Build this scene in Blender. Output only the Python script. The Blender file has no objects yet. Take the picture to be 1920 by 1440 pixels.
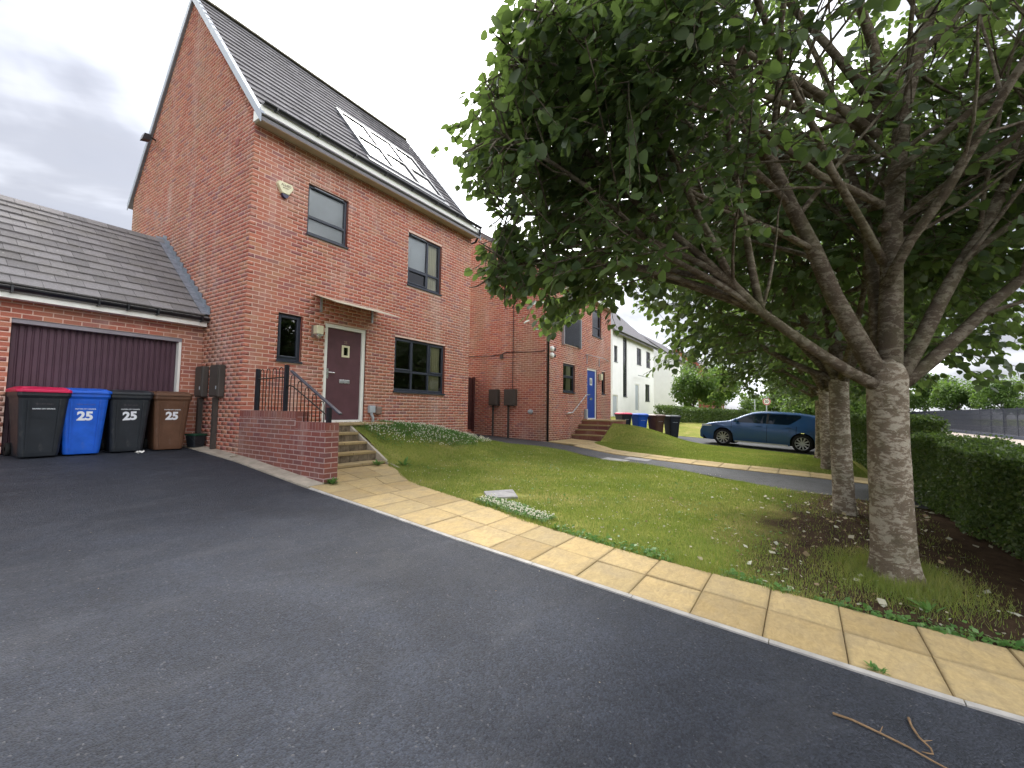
import bpy, math, random
import numpy as np
from mathutils import Matrix, Vector

random.seed(7)
RNG = np.random.default_rng(7)
scene = bpy.context.scene
COL = scene.collection

# ------------------------------------------------------------------ camera
YAW, PITCH, ROLL = -0.98843, 0.06076, 0.01482
CAM = Vector((-3.882, -8.322, 0.302))
FPX = 825.2
_f = Vector((-math.sin(YAW) * math.cos(PITCH), math.cos(YAW) * math.cos(PITCH), math.sin(PITCH)))
_r = Vector((math.cos(YAW), math.sin(YAW), 0.0))
_u = _r.cross(_f)
_r2 = _r * math.cos(ROLL) + _u * math.sin(ROLL)
_u2 = -_r * math.sin(ROLL) + _u * math.cos(ROLL)
cam_data = bpy.data.cameras.new("camera")
cam = bpy.data.objects.new("camera", cam_data)
COL.objects.link(cam)
M = Matrix.Identity(4)
for i in range(3):
    M[i][0], M[i][1], M[i][2], M[i][3] = _r2[i], _u2[i], -_f[i], CAM[i]
cam.matrix_world = M
cam_data.sensor_width = 36.0
cam_data.lens = FPX / 1920 * 36.0
cam_data.clip_start = 0.05
cam_data.clip_end = 3000
scene.camera = cam

# ------------------------------------------------------------------ light
SUN_AZ = math.radians(41.0)      # direction to the sun, from +X towards +Y
SUN_EL = math.radians(50.0)
SUN_DIR = Vector((math.cos(SUN_EL) * math.cos(SUN_AZ), math.cos(SUN_EL) * math.sin(SUN_AZ), math.sin(SUN_EL)))
sun_data = bpy.data.lights.new("sun", 'SUN')
sun_data.energy = 0.5
sun_data.angle = math.radians(14)
sun_data.color = (1.0, 0.965, 0.91)
sun = bpy.data.objects.new("sun", sun_data)
COL.objects.link(sun)
sun.rotation_euler = SUN_DIR.to_track_quat('Z', 'Y').to_euler()

scene.view_settings.view_transform = 'Standard'
scene.view_settings.look = 'None'
scene.view_settings.gamma = 1.0
scene.view_settings.use_curve_mapping = False
scene.view_settings.exposure = 2.63

world = bpy.data.worlds.new("World")
scene.world = world
world.use_nodes = True
wt = world.node_tree
wt.nodes.clear()


def N(t, typ, **kw):
    n = t.nodes.new(typ)
    for k, v in kw.items():
        setattr(n, k, v)
    return n


def L(t, a, b):
    t.links.new(a, b)


def mth(t, op, a, b=None, c=None, clamp=False):
    n = t.nodes.new('ShaderNodeMath')
    n.operation = op
    n.use_clamp = clamp
    for i, v in enumerate((a, b, c)):
        if v is None:
            continue
        if isinstance(v, (int, float)):
            n.inputs[i].default_value = v
        else:
            t.links.new(v, n.inputs[i])
    return n.outputs[0]


def ramp(t, fac, stops, interp='LINEAR'):
    n = t.nodes.new('ShaderNodeValToRGB')
    cr = n.color_ramp
    cr.interpolation = interp
    while len(cr.elements) < len(stops):
        cr.elements.new(0.5)
    for e, (p, c) in zip(cr.elements, stops):
        e.position = p
        e.color = (c[0], c[1], c[2], 1) if not isinstance(c, (int, float)) else (c, c, c, 1)
    t.links.new(fac, n.inputs[0])
    return n.outputs[0]


def mixc(t, fac, a, b, blend='MIX'):
    n = t.nodes.new('ShaderNodeMix')
    n.data_type = 'RGBA'
    n.blend_type = blend
    for sock, v in ((n.inputs['Factor'], fac), (n.inputs[6], a), (n.inputs[7], b)):
        if isinstance(v, (int, float)):
            sock.default_value = v
        elif isinstance(v, tuple):
            sock.default_value = (v[0], v[1], v[2], 1)
        else:
            t.links.new(v, sock)
    return n.outputs[2]


sky = N(wt, 'ShaderNodeTexSky', sky_type='NISHITA')
sky.sun_disc = False
sky.sun_elevation = SUN_EL
sky.sun_rotation = math.pi / 2 - SUN_AZ
tc = N(wt, 'ShaderNodeTexCoord')
sep = N(wt, 'ShaderNodeSeparateXYZ')
L(wt, tc.outputs['Generated'], sep.inputs[0])
zz = mth(wt, 'ADD', mth(wt, 'ABSOLUTE', sep.outputs[2]), 0.22)
comb = N(wt, 'ShaderNodeCombineXYZ')
L(wt, mth(wt, 'DIVIDE', sep.outputs[0], zz), comb.inputs[0])
L(wt, mth(wt, 'DIVIDE', sep.outputs[1], zz), comb.inputs[1])
def sky_noise(scale, detail, rough, off, dist=0.0):
    mp = N(wt, 'ShaderNodeMapping')
    mp.inputs['Location'].default_value = off
    L(wt, comb.outputs[0], mp.inputs[0])
    n = N(wt, 'ShaderNodeTexNoise')
    n.inputs['Scale'].default_value = scale
    n.inputs['Detail'].default_value = detail
    n.inputs['Roughness'].default_value = rough
    n.inputs['Distortion'].default_value = dist
    L(wt, mp.outputs[0], n.inputs[0])
    return n.outputs[0]
n1 = sky_noise(0.55, 7, 0.5, (183.28, 13.4, 0), 0.5)
n2 = sky_noise(1.9, 5, 0.5, (8.3, 4.2, 0), 0.3)
dp = N(wt, 'ShaderNodeVectorMath', operation='DOT_PRODUCT')
L(wt, tc.outputs['Generated'], dp.inputs[0])
dp.inputs[1].default_value = SUN_DIR
glow = mth(wt, 'POWER', mth(wt, 'MAXIMUM', dp.outputs['Value'], 0.0), 7.0)
base = mth(wt, 'MULTIPLY_ADD', n2, 0.45, mth(wt, 'ADD', n1, -0.05))                       # ~0.67 mean
shade = mth(wt, 'MULTIPLY_ADD', glow, 0.30, base)
ccol = ramp(wt, shade, [(0.50, (0.79, 0.81, 0.92)), (0.64, (1.0, 1.02, 1.13)), (0.71, (1.6, 1.64, 1.78)), (0.80, (6.0, 6.1, 6.3)), (0.95, (9.0, 8.95, 8.9))], 'EASE')
cover = ramp(wt, mth(wt, 'ADD', n1, 0.0), [(0.36, 0.93), (0.52, 0.99)])
skyc = mixc(wt, cover, sky.outputs[0], ccol)
bg = N(wt, 'ShaderNodeBackground')
bg.inputs[1].default_value = 0.1
L(wt, skyc, bg.inputs[0])
wo = N(wt, 'ShaderNodeOutputWorld')
L(wt, bg.outputs[0], wo.inputs[0])
scene.cycles.max_bounces = 7
scene.cycles.transparent_max_bounces = 16
scene.cycles.use_denoising = True

# ------------------------------------------------------------------ helpers
GY = [-60, -20, -14, -9, -4, -2.45, -.5, .5, 2, 8]
GZ = [-1.5, -1.5, -1.42, -1.245, -.92, -.80, -.60, -.535, -.44, -.3]


def gz(x, y):
    l = np.interp(y, GY, GZ)
    r = -.68 + .0465 * np.clip(y, -14, 4)
    t = np.clip((np.asarray(x, float) - .5) / 8.5, 0, 1)
    return l * (1 - t) + r * t


def sstep(a, b, v):
    t = np.clip((np.asarray(v, float) - a) / (b - a), 0, 1)
    return t * t * (3 - 2 * t)


class MB:
    def __init__(s):
        s.v, s.f, s.n = [], [], 0

    def add(s, verts, faces):
        b = s.n
        s.v += [tuple(map(float, p)) for p in verts]
        s.f += [tuple(i + b for i in f) for f in faces]
        s.n += len(verts)
        return s

    def box(s, x0, x1, y0, y1, z0, z1):
        return s.add([(x0, y0, z0), (x1, y0, z0), (x1, y1, z0), (x0, y1, z0), (x0, y0, z1), (x1, y0, z1), (x1, y1, z1), (x0, y1, z1)],
                     [(3, 2, 1, 0), (4, 5, 6, 7), (0, 1, 5, 4), (1, 2, 6, 5), (2, 3, 7, 6), (3, 0, 4, 7)])

    def hexa(s, p):
        return s.add(p, [(3, 2, 1, 0), (4, 5, 6, 7), (0, 1, 5, 4), (1, 2, 6, 5), (2, 3, 7, 6), (3, 0, 4, 7)])

    def prism(s, poly, axis, a0, a1):
        """poly: 2D points; axis 0,1,2 = extrusion axis."""
        def P(p, a):
            return (a, p[0], p[1]) if axis == 0 else (p[0], a, p[1]) if axis == 1 else (p[0], p[1], a)
        n = len(poly)
        v = [P(p, a0) for p in poly] + [P(p, a1) for p in poly]
        return s.add(v, [tuple(range(n))[::-1], tuple(range(n, 2 * n))] + [(i, (i + 1) % n, n + (i + 1) % n, n + i) for i in range(n)])

    def tube(s, pts, rad, n=8, caps=True):
        pts = [Vector(p) for p in pts]
        if not hasattr(rad, '__len__'):
            rad = [rad] * len(pts)
        rings = []
        up = Vector((0.13, 0.31, 0.94))
        for i, p in enumerate(pts):
            d = (pts[min(i + 1, len(pts) - 1)] - pts[max(i - 1, 0)]).normalized()
            a = d.cross(up)
            if a.length < 0.05:
                a = d.cross(Vector((1, 0, 0)))
            a.normalize()
            b = d.cross(a)
            up = b if abs(b.dot(up)) > 0.2 and b.dot(up) > 0 else -b if abs(b.dot(up)) > 0.2 else up
            rings.append([p + (a * math.cos(2 * math.pi * k / n) + b * math.sin(2 * math.pi * k / n)) * rad[i] for k in range(n)])
        v = [q for r in rings for q in r]
        f = []
        for i in range(len(pts) - 1):
            for k in range(n):
                f.append((i * n + k, i * n + (k + 1) % n, (i + 1) * n + (k + 1) % n, (i + 1) * n + k))
        if caps:
            f.append(tuple(range(n))[::-1])
            f.append(tuple(range((len(pts) - 1) * n, len(pts) * n)))
        return s.add(v, f)

    def lathe(s, prof, n=24, axis=2, c=(0, 0, 0)):
        """prof: list of (r, h)."""
        v = []
        for r, h in prof:
            for k in range(n):
                a = 2 * math.pi * k / n
                q = (r * math.cos(a), r * math.sin(a), h)
                if axis == 1:
                    q = (q[0], q[2], q[1])
                elif axis == 0:
                    q = (q[2], q[0], q[1])
                v.append((q[0] + c[0], q[1] + c[1], q[2] + c[2]))
        f = []
        for i in range(len(prof) - 1):
            for k in range(n):
                f.append((i * n + k, i * n + (k + 1) % n, (i + 1) * n + (k + 1) % n, (i + 1) * n + k))
        return s.add(v, f)

    def grid(s, fn, nu, nv):
        v = [fn(i / (nu - 1), j / (nv - 1)) for i in range(nu) for j in range(nv)]
        f = [(i * nv + j, (i + 1) * nv + j, (i + 1) * nv + j + 1, i * nv + j + 1) for i in range(nu - 1) for j in range(nv - 1)]
        return s.add(v, f)

    def mesh(s, name):
        me = bpy.data.meshes.new(name)
        me.from_pydata(s.v, [], s.f)
        me.update()
        return me


def np_mesh(name, verts, faces, attr=None, smooth=False):
    """verts (n,3); faces (m,k) all the same size k."""
    me = bpy.data.meshes.new(name)
    verts = np.ascontiguousarray(verts, dtype=np.float32)
    faces = np.ascontiguousarray(faces, dtype=np.int32)
    m, k = faces.shape
    me.vertices.add(len(verts))
    me.vertices.foreach_set('co', verts.ravel())
    me.loops.add(m * k)
    me.loops.foreach_set('vertex_index', faces.ravel())
    me.polygons.add(m)
    me.polygons.foreach_set('loop_start', np.arange(0, m * k, k, dtype=np.int32))
    me.update(calc_edges=True)
    if attr is not None:
        a = me.attributes.new('bv', 'FLOAT', 'POINT')
        a.data.foreach_set('value', np.ascontiguousarray(attr, dtype=np.float32))
    if smooth:
        me.polygons.foreach_set('use_smooth', np.ones(m, dtype=bool))
    return me


def link(name, me, mat, parent=None, smooth=False, loc=None, rot=None, scl=None):
    o = bpy.data.objects.new(name, me)
    COL.objects.link(o)
    if mat is not None and me is not None and len(me.materials) == 0:
        me.materials.append(mat)
    if parent is not None:
        o.parent = parent
    if loc is not None:
        o.location = loc
    if rot is not None:
        o.rotation_euler = rot
    if scl is not None:
        o.scale = scl
    if smooth:
        me.polygons.foreach_set('use_smooth', np.ones(len(me.polygons), dtype=bool))
    return o


def obj(name, mb, mat, parent=None, smooth=False, **k):
    return link(name, mb.mesh(name), mat, parent, smooth, **k)


def tag(o, label, cat, group=None, kind=None):
    o['label'] = label
    o['category'] = cat
    if group:
        o['group'] = group
    if kind:
        o['kind'] = kind
    return o


def thing(name, label, cat, loc=(0, 0, 0), rz=0.0, group=None, kind=None):
    o = bpy.data.objects.new(name, None)
    o.empty_display_size = 0.1
    COL.objects.link(o)
    o.location = loc
    o.rotation_euler = (0, 0, rz)
    return tag(o, label, cat, group, kind)


def copy_tree(o, parent=None):
    c = o.copy()
    COL.objects.link(c)
    c.parent = parent
    for ch in [q for q in bpy.data.objects if q.parent == o]:
        copy_tree(ch, c)
    return c


def bevel(o, w=0.01, seg=2):
    m = o.modifiers.new('bevel', 'BEVEL')
    m.width = w
    m.segments = seg
    m.limit_method = 'ANGLE'
    m.angle_limit = math.radians(40)
    return o


def text_mesh(txt, size, offset=0.0, extrude=0.002, spacing=1.0):
    cu = bpy.data.curves.new('lettering', 'FONT')
    cu.body = txt
    cu.size = size
    cu.offset = offset
    cu.extrude = extrude
    cu.align_x = 'CENTER'
    cu.align_y = 'CENTER'
    cu.space_character = spacing
    cu.resolution_u = 4
    o = bpy.data.objects.new('lettering_tmp', cu)
    COL.objects.link(o)
    dg = bpy.context.evaluated_depsgraph_get()
    me = bpy.data.meshes.new_from_object(o.evaluated_get(dg))
    bpy.data.objects.remove(o)
    bpy.data.curves.remove(cu)
    return me


def pixel_size(p):
    d = Vector(p) - CAM
    return 1.0 / max(d.dot(_f), 0.1)

# ------------------------------------------------------------------ materials
def principled(name, rough=0.7, spec=0.3):
    m = bpy.data.materials.new(name)
    m.use_nodes = True
    t = m.node_tree
    b = t.nodes['Principled BSDF']
    b.inputs['Roughness'].default_value = rough
    b.inputs['Specular IOR Level'].default_value = spec
    return m, t, b


def pos_node(t, scale=None, local=False):
    if local:
        n = t.nodes.new('ShaderNodeTexCoord').outputs['Object']
    else:
        n = t.nodes.new('ShaderNodeNewGeometry').outputs['Position']
    if scale is not None:
        mp = t.nodes.new('ShaderNodeMapping')
        mp.inputs['Scale'].default_value = scale
        t.links.new(n, mp.inputs[0])
        n = mp.outputs[0]
    return n


def noise(t, vec, scale, detail=4, rough=0.55, dist=0.0):
    n = t.nodes.new('ShaderNodeTexNoise')
    n.inputs['Scale'].default_value = scale
    n.inputs['Detail'].default_value = detail
    n.inputs['Roughness'].default_value = rough
    n.inputs['Distortion'].default_value = dist
    t.links.new(vec, n.inputs[0])
    return n.outputs[0]


def bump(t, b, h, strength=0.3, dist=0.01):
    n = t.nodes.new('ShaderNodeBump')
    n.inputs['Strength'].default_value = strength
    n.inputs['Distance'].default_value = dist
    t.links.new(h, n.inputs['Height'])
    t.links.new(n.outputs[0], b.inputs['Normal'])


def unit_random(t):
    at = t.nodes.new('ShaderNodeAttribute')
    at.attribute_name = 'bv'
    oi = t.nodes.new('ShaderNodeObjectInfo')
    return mth(t, 'FRACT', mth(t, 'MULTIPLY_ADD', oi.outputs['Random'], 7.31, at.outputs['Fac']))


def simple(name, col, rough=0.6, spec=0.3, var=0.15, vscale=6.0, metal=0.0, bmp=0.0, bscale=60, local=True):
    m, t, b = principled(name, rough, spec)
    p = pos_node(t, local=local)
    n = noise(t, p, vscale, 5, 0.6)
    lo = tuple(c * (1 - var) for c in col)
    hi = tuple(min(1, c * (1 + var)) for c in col)
    L(t, ramp(t, n, [(0.3, lo), (0.7, hi)]), b.inputs['Base Color'])
    L(t, mth(t, 'MULTIPLY_ADD', n, 0.2, rough - 0.1), b.inputs['Roughness'])
    b.inputs['Metallic'].default_value = metal
    if bmp:
        bump(t, b, noise(t, p, bscale, 3), bmp, 0.004)
    return m


def brick_mat(name, cols, stain=0.5, tint=(1, 1, 1)):
    m, t, b = principled(name, 0.88, 0.2)
    p = pos_node(t)
    r = unit_random(t)
    c = ramp(t, r, cols, 'LINEAR')
    fine = noise(t, p, 55, 4, 0.65)
    c = mixc(t, 0.55, c, ramp(t, fine, [(0.25, 0.35), (0.75, 0.68)]), 'OVERLAY')
    st = noise(t, pos_node(t, (0.55, 0.55, 0.35)), 1.3, 5, 0.6, 0.5)
    c = mixc(t, ramp(t, st, [(0.46, 0.0), (0.72, stain)]), c, (0.33, 0.235, 0.155))
    st2 = noise(t, pos_node(t, (0.9, 0.9, 0.3)), 1.9, 5, 0.65, 0.2)
    c = mixc(t, ramp(t, st2, [(0.52, 0.0), (0.76, 0.6)]), c, (0.56, 0.42, 0.37))
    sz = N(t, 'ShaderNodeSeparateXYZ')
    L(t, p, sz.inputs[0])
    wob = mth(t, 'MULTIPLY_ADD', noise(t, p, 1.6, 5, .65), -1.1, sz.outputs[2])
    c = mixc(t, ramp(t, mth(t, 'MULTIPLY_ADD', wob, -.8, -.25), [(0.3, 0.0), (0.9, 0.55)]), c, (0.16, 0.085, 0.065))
    L(t, c, b.inputs['Base Color'])
    bump(t, b, fine, 0.35, 0.004)
    return m


BR = [(0.0, (0.45, 0.148, 0.10)), (0.16, (0.36, 0.115, 0.085)), (0.30, (0.50, 0.185, 0.12)), (0.46, (0.42, 0.135, 0.095)), (0.60, (0.46, 0.215, 0.135)),
      (0.72, (0.40, 0.125, 0.09)), (0.84, (0.29, 0.125, 0.125)), (0.92, (0.48, 0.165, 0.11)), (1.0, (0.38, 0.13, 0.10))]
BRD = [(0.0, (0.27, 0.085, 0.068)), (0.3, (0.21, 0.075, 0.068)), (0.55, (0.30, 0.10, 0.075)), (0.8, (0.19, 0.08, 0.082)), (1.0, (0.26, 0.09, 0.07))]
M_BRICK = brick_mat('brick_red', BR, 0.55)
M_BRICK2 = brick_mat('brick_neighbour', BR, 0.75)
M_BRICKD = brick_mat('brick_dark_red', BRD, 0.35)
M_MORTAR = simple('mortar', (0.66, 0.47, 0.395), 0.95, 0.1, 0.14, 9, local=False)
M_REVEAL = brick_mat('brick_reveal', BR, 0.3)


def tile_mat(name, col, moss):
    m, t, b = principled(name, 0.9, 0.15)
    p = pos_node(t)
    r = unit_random(t)
    c = ramp(t, r, [(0, tuple(k * 0.82 for k in col)), (0.5, col), (1, tuple(k * 1.14 for k in col))])
    n = noise(t, p, 2.2, 6, 0.65)
    c = mixc(t, ramp(t, n, [(0.45, 0.0), (0.75, moss)]), c, (0.155, 0.14, 0.10))
    n2 = noise(t, p, 38, 4, 0.7)
    c = mixc(t, 0.5, c, ramp(t, n2, [(0.3, 0.3), (0.7, 0.66)]), 'OVERLAY')
    sp = noise(t, p, 23, 1, 0.4)
    c = mixc(t, ramp(t, sp, [(0.745, 0.0), (0.77, 0.8)]), c, (0.42, 0.42, 0.38))
    L(t, c, b.inputs['Base Color'])
    bump(t, b, n2, 0.4, 0.004)
    return m


M_TILE = tile_mat('roof_tile_grey', (0.18, 0.172, 0.185), 0.12)
M_TILEG = tile_mat('garage_tile_grey', (0.235, 0.225, 0.228), 0.35)
M_RIDGE = tile_mat('ridge_tile', (0.20, 0.18, 0.14), 0.8)
M_LEAD = simple('lead_flashing', (0.22, 0.24, 0.28), 0.55, 0.4, 0.25, 12)
M_WHITE = simple('white_upvc', (0.84, 0.84, 0.80), 0.4, 0.4, 0.05, 4)
M_SOFFIT = simple('soffit_cream', (0.50, 0.44, 0.34), 0.6, 0.3, 0.12, 5)
M_VERGE = simple('verge_trim', (0.34, 0.38, 0.45), 0.45, 0.4, 0.06, 4)
M_BLACK = simple('black_plastic', (0.012, 0.013, 0.018), 0.35, 0.5, 0.3, 8)
M_ANTH = simple('anthracite_frame', (0.032, 0.038, 0.055), 0.38, 0.45, 0.12, 6)
M_PLUM = simple('plum_door', (0.105, 0.047, 0.058), 0.5, 0.35, 0.14, 5)
M_PLUMG = simple('plum_garage_door', (0.085, 0.045, 0.062), 0.55, 0.3, 0.12, 3)
M_GFRAME = simple('grey_lintel', (0.27, 0.25, 0.28), 0.6, 0.3, 0.1, 4)
M_CREAM = simple('cream_plastic', (0.72, 0.68, 0.47), 0.5, 0.4, 0.08, 8)
M_CHROME = simple('brushed_metal', (0.62, 0.62, 0.62), 0.28, 0.5, 0.08, 12, metal=0.9)
M_GALV = simple('galvanised_metal', (0.42, 0.43, 0.46), 0.45, 0.5, 0.15, 20, metal=0.6)
M_METER = simple('brown_meter_box', (0.072, 0.062, 0.055), 0.55, 0.4, 0.12, 5)
M_IRON = simple('railing_iron', (0.030, 0.017, 0.012), 0.6, 0.35, 0.45, 22)
M_POST = simple('railing_post', (0.016, 0.017, 0.024), 0.45, 0.4, 0.4, 14)
M_RAIL = simple('hand_rail', (0.055, 0.055, 0.075), 0.4, 0.45, 0.2, 9)
M_CURTAIN = simple('cream_curtain', (0.84, 0.80, 0.62), 0.9, 0.1, 0.06, 30)
M_DARK = simple('dark_room', (0.035, 0.036, 0.034), 0.95, 0.05, 0.2, 2)
M_GREYBOX = simple('grey_service_box', (0.42, 0.46, 0.50), 0.5, 0.4, 0.06, 6)
M_TAUPE = simple('taupe_cover', (0.24, 0.17, 0.14), 0.6, 0.3, 0.1, 6)
M_BLUEDOOR = simple('blue_door', (0.012, 0.05, 0.30), 0.4, 0.4, 0.06, 4)
M_RENDER = simple('white_render', (0.86, 0.86, 0.84), 0.85, 0.2, 0.04, 1.5)
M_GATE = simple('brown_timber', (0.075, 0.028, 0.026), 0.7, 0.25, 0.3, 9)
M_TEXTW = simple('white_print', (0.78, 0.80, 0.84), 0.6, 0.2, 0.04, 30)
M_TEXTD = simple('faded_print', (0.10, 0.085, 0.095), 0.7, 0.2, 0.2, 30)


def glass_mat(name, tint=(0.8, 0.86, 0.9), ior=1.75):
    m = bpy.data.materials.new(name)
    m.use_nodes = True
    t = m.node_tree
    t.nodes.clear()
    tr = N(t, 'ShaderNodeBsdfTransparent')
    tr.inputs[0].default_value = (*tint, 1)
    gl = N(t, 'ShaderNodeBsdfGlossy')
    gl.inputs['Roughness'].default_value = 0.015
    bp = N(t, 'ShaderNodeBump')
    bp.inputs['Strength'].default_value = 0.05
    bp.inputs['Distance'].default_value = 0.02
    L(t, noise(t, pos_node(t), 2.2, 2), bp.inputs['Height'])
    L(t, bp.outputs[0], gl.inputs['Normal'])
    fr = N(t, 'ShaderNodeFresnel')
    fr.inputs[0].default_value = ior
    mx = N(t, 'ShaderNodeMixShader')
    L(t, fr.outputs[0], mx.inputs[0])
    L(t, tr.outputs[0], mx.inputs[1])
    L(t, gl.outputs[0], mx.inputs[2])
    o = N(t, 'ShaderNodeOutputMaterial')
    L(t, mx.outputs[0], o.inputs[0])
    return m


M_GLASS = glass_mat('window_glass', (0.94, 0.96, 0.95), 2.0)
M_GLASSC = glass_mat('canopy_glass', (0.93, 0.96, 0.94), 1.45)
M_SKYGL = glass_mat('roof_window_glass', (0.35, 0.38, 0.4), 2.4)
M_CARGL = glass_mat('car_glass', (0.35, 0.37, 0.36), 1.5)


def tarmac_mat(name, col, wear):
    m, t, b = principled(name, 0.78, 0.28)
    p = pos_node(t)
    big = noise(t, p, 0.45, 7, 0.66, 1.2)
    med = noise(t, p, 4.5, 6, 0.7, 0.4)
    fine = noise(t, p, 150, 3, 0.75)
    vo = N(t, 'ShaderNodeTexVoronoi')
    vo.inputs['Scale'].default_value = 105
    L(t, p, vo.inputs['Vector'])
    stone = N(t, 'ShaderNodeSeparateColor')
    L(t, vo.outputs['Color'], stone.inputs[0])
    c = ramp(t, big, [(0.28, tuple(k * 0.72 for k in col)), (0.5, col), (0.72, tuple(k * 1.45 for k in col))])
    c = mixc(t, 0.55, c, ramp(t, med, [(0.28, 0.30), (0.74, 0.68)]), 'OVERLAY')
    c = mixc(t, 0.8, c, ramp(t, stone.outputs[0], [(0.0, 0.22), (0.55, 0.46), (0.9, 0.62), (1.0, 0.75)]), 'OVERLAY')
    c = mixc(t, ramp(t, stone.outputs[1], [(0.985, 0.0), (0.995, 0.35)]), c, (0.20, 0.20, 0.20))
    dust = noise(t, pos_node(t, (0.6, 1.4, 1)), 1.7, 7, 0.72, 0.8)
    c = mixc(t, ramp(t, dust, [(0.5, 0.0), (0.78, 0.30)]), c, (0.115, 0.118, 0.13))
    L(t, c, b.inputs['Base Color'])
    L(t, mth(t, 'MULTIPLY_ADD', med, 0.45, 0.45), b.inputs['Roughness'])
    h = mth(t, 'ADD', mth(t, 'MULTIPLY', vo.outputs['Distance'], -0.9), mth(t, 'MULTIPLY', fine, 0.5))
    bump(t, b, h, wear, 0.007)
    return m


M_TARMAC = tarmac_mat('tarmac_new', (0.035, 0.040, 0.053), 0.9)
M_TARMAC2 = tarmac_mat('tarmac_path', (0.066, 0.066, 0.069), 0.4)


def slab_mat():
    m, t, b = principled('buff_slab', 0.85, 0.25)
    p = pos_node(t)
    r = unit_random(t)
    c = ramp(t, r, [(0, (0.40, 0.29, 0.135)), (0.35, (0.51, 0.375, 0.18)), (0.65, (0.44, 0.335, 0.17)), (1, (0.54, 0.40, 0.195))])
    n = noise(t, p, 3.2, 6, 0.65, 0.6)
    c = mixc(t, ramp(t, n, [(0.42, 0.0), (0.75, 0.55)]), c, (0.34, 0.28, 0.19))
    n2 = noise(t, pos_node(t, (1, 2.2, 1)), 9, 6, 0.7, 1.0)
    c = mixc(t, 0.55, c, ramp(t, n2, [(0.3, 0.33), (0.7, 0.62)]), 'OVERLAY')
    tcn = N(t, 'ShaderNodeTexCoord')
    sg_ = N(t, 'ShaderNodeSeparateXYZ')
    L(t, tcn.outputs['Generated'], sg_.inputs[0])
    ex = mth(t, 'MINIMUM', sg_.outputs[0], mth(t, 'SUBTRACT', 1.0, sg_.outputs[0]))
    ey = mth(t, 'MINIMUM', sg_.outputs[1], mth(t, 'SUBTRACT', 1.0, sg_.outputs[1]))
    ed_ = mth(t, 'ADD', mth(t, 'MINIMUM', ex, ey), mth(t, 'MULTIPLY_ADD', noise(t, p, 8, 5, .7), -.16, .06))
    c = mixc(t, ramp(t, ed_, [(0.0, 0.38), (0.05, 0.0)]), c, (0.22, 0.175, 0.10))
    alg = noise(t, p, 1.4, 6, .7, .5)
    c = mixc(t, ramp(t, alg, [(0.57, 0.0), (0.78, 0.4)]), c, (0.26, 0.23, 0.12))
    n3 = noise(t, p, 45, 3, 0.7)
    c = mixc(t, 0.3, c, ramp(t, n3, [(0.3, 0.35), (0.7, 0.62)]), 'OVERLAY')
    L(t, c, b.inputs['Base Color'])
    bump(t, b, mth(t, 'MULTIPLY_ADD', n3, 0.25, n2), 0.45, 0.012)
    return m


M_SLAB = slab_mat()
M_KERB = simple('concrete_kerb', (0.42, 0.40, 0.375), 0.9, 0.15, 0.22, 7, bmp=0.3, local=False)
M_CONC = simple('pale_concrete', (0.46, 0.41, 0.335), 0.9, 0.15, 0.25, 5, bmp=0.3, local=False)
M_COVER = simple('cover_grey', (0.33, 0.32, 0.32), 0.85, 0.2, 0.25, 9, bmp=0.3, local=False)
M_STEPR = simple('step_riser', (0.17, 0.135, 0.095), 0.9, 0.15, 0.5, 9, bmp=0.5, bscale=25, local=False)


def lawn_mat(name, soil=True):
    m, t, b = principled(name, 0.95, 0.1)
    p = pos_node(t)
    n = noise(t, p, 1.1, 6, 0.62, 0.3)
    c = ramp(t, n, [(0.3, (0.17, 0.215, 0.04)), (0.5, (0.28, 0.29, 0.065)), (0.66, (0.37, 0.325, 0.11)), (0.8, (0.42, 0.33, 0.145))])
    f = noise(t, p, 60, 4, 0.75)
    c = mixc(t, 0.8, c, ramp(t, f, [(0.25, 0.18), (0.75, 0.75)]), 'OVERLAY')
    if soil:
        sx = N(t, 'ShaderNodeSeparateXYZ')
        L(t, p, sx.inputs[0])
        wob = mth(t, 'MULTIPLY_ADD', noise(t, p, 0.9, 5, 0.65), 2.4, sx.outputs[1])
        k = ramp(t, mth(t, 'MULTIPLY_ADD', wob, -0.5, -3.0), [(0.08, 0.0), (0.52, 1.0)])
        sc = ramp(t, noise(t, p, 7, 6, 0.7), [(0.3, (0.035, 0.022, 0.014)), (0.7, (0.095, 0.060, 0.036))])
        c = mixc(t, k, c, sc)
    L(t, c, b.inputs['Base Color'])
    bump(t, b, f, 0.9, 0.02)
    return m


M_LAWN = lawn_mat('lawn_worn', True)
M_LAWN2 = lawn_mat('lawn_mown', False)
M_GROUND = simple('rough_ground', (0.13, 0.15, 0.05), 0.95, 0.1, 0.3, 0.4, local=False)
M_PAVE = simple('street_pavement', (0.42, 0.36, 0.31), 0.9, 0.15, 0.15, 1.0, local=False)
M_ROAD = tarmac_mat('street_road', (0.11, 0.11, 0.11), 0.2)


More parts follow.
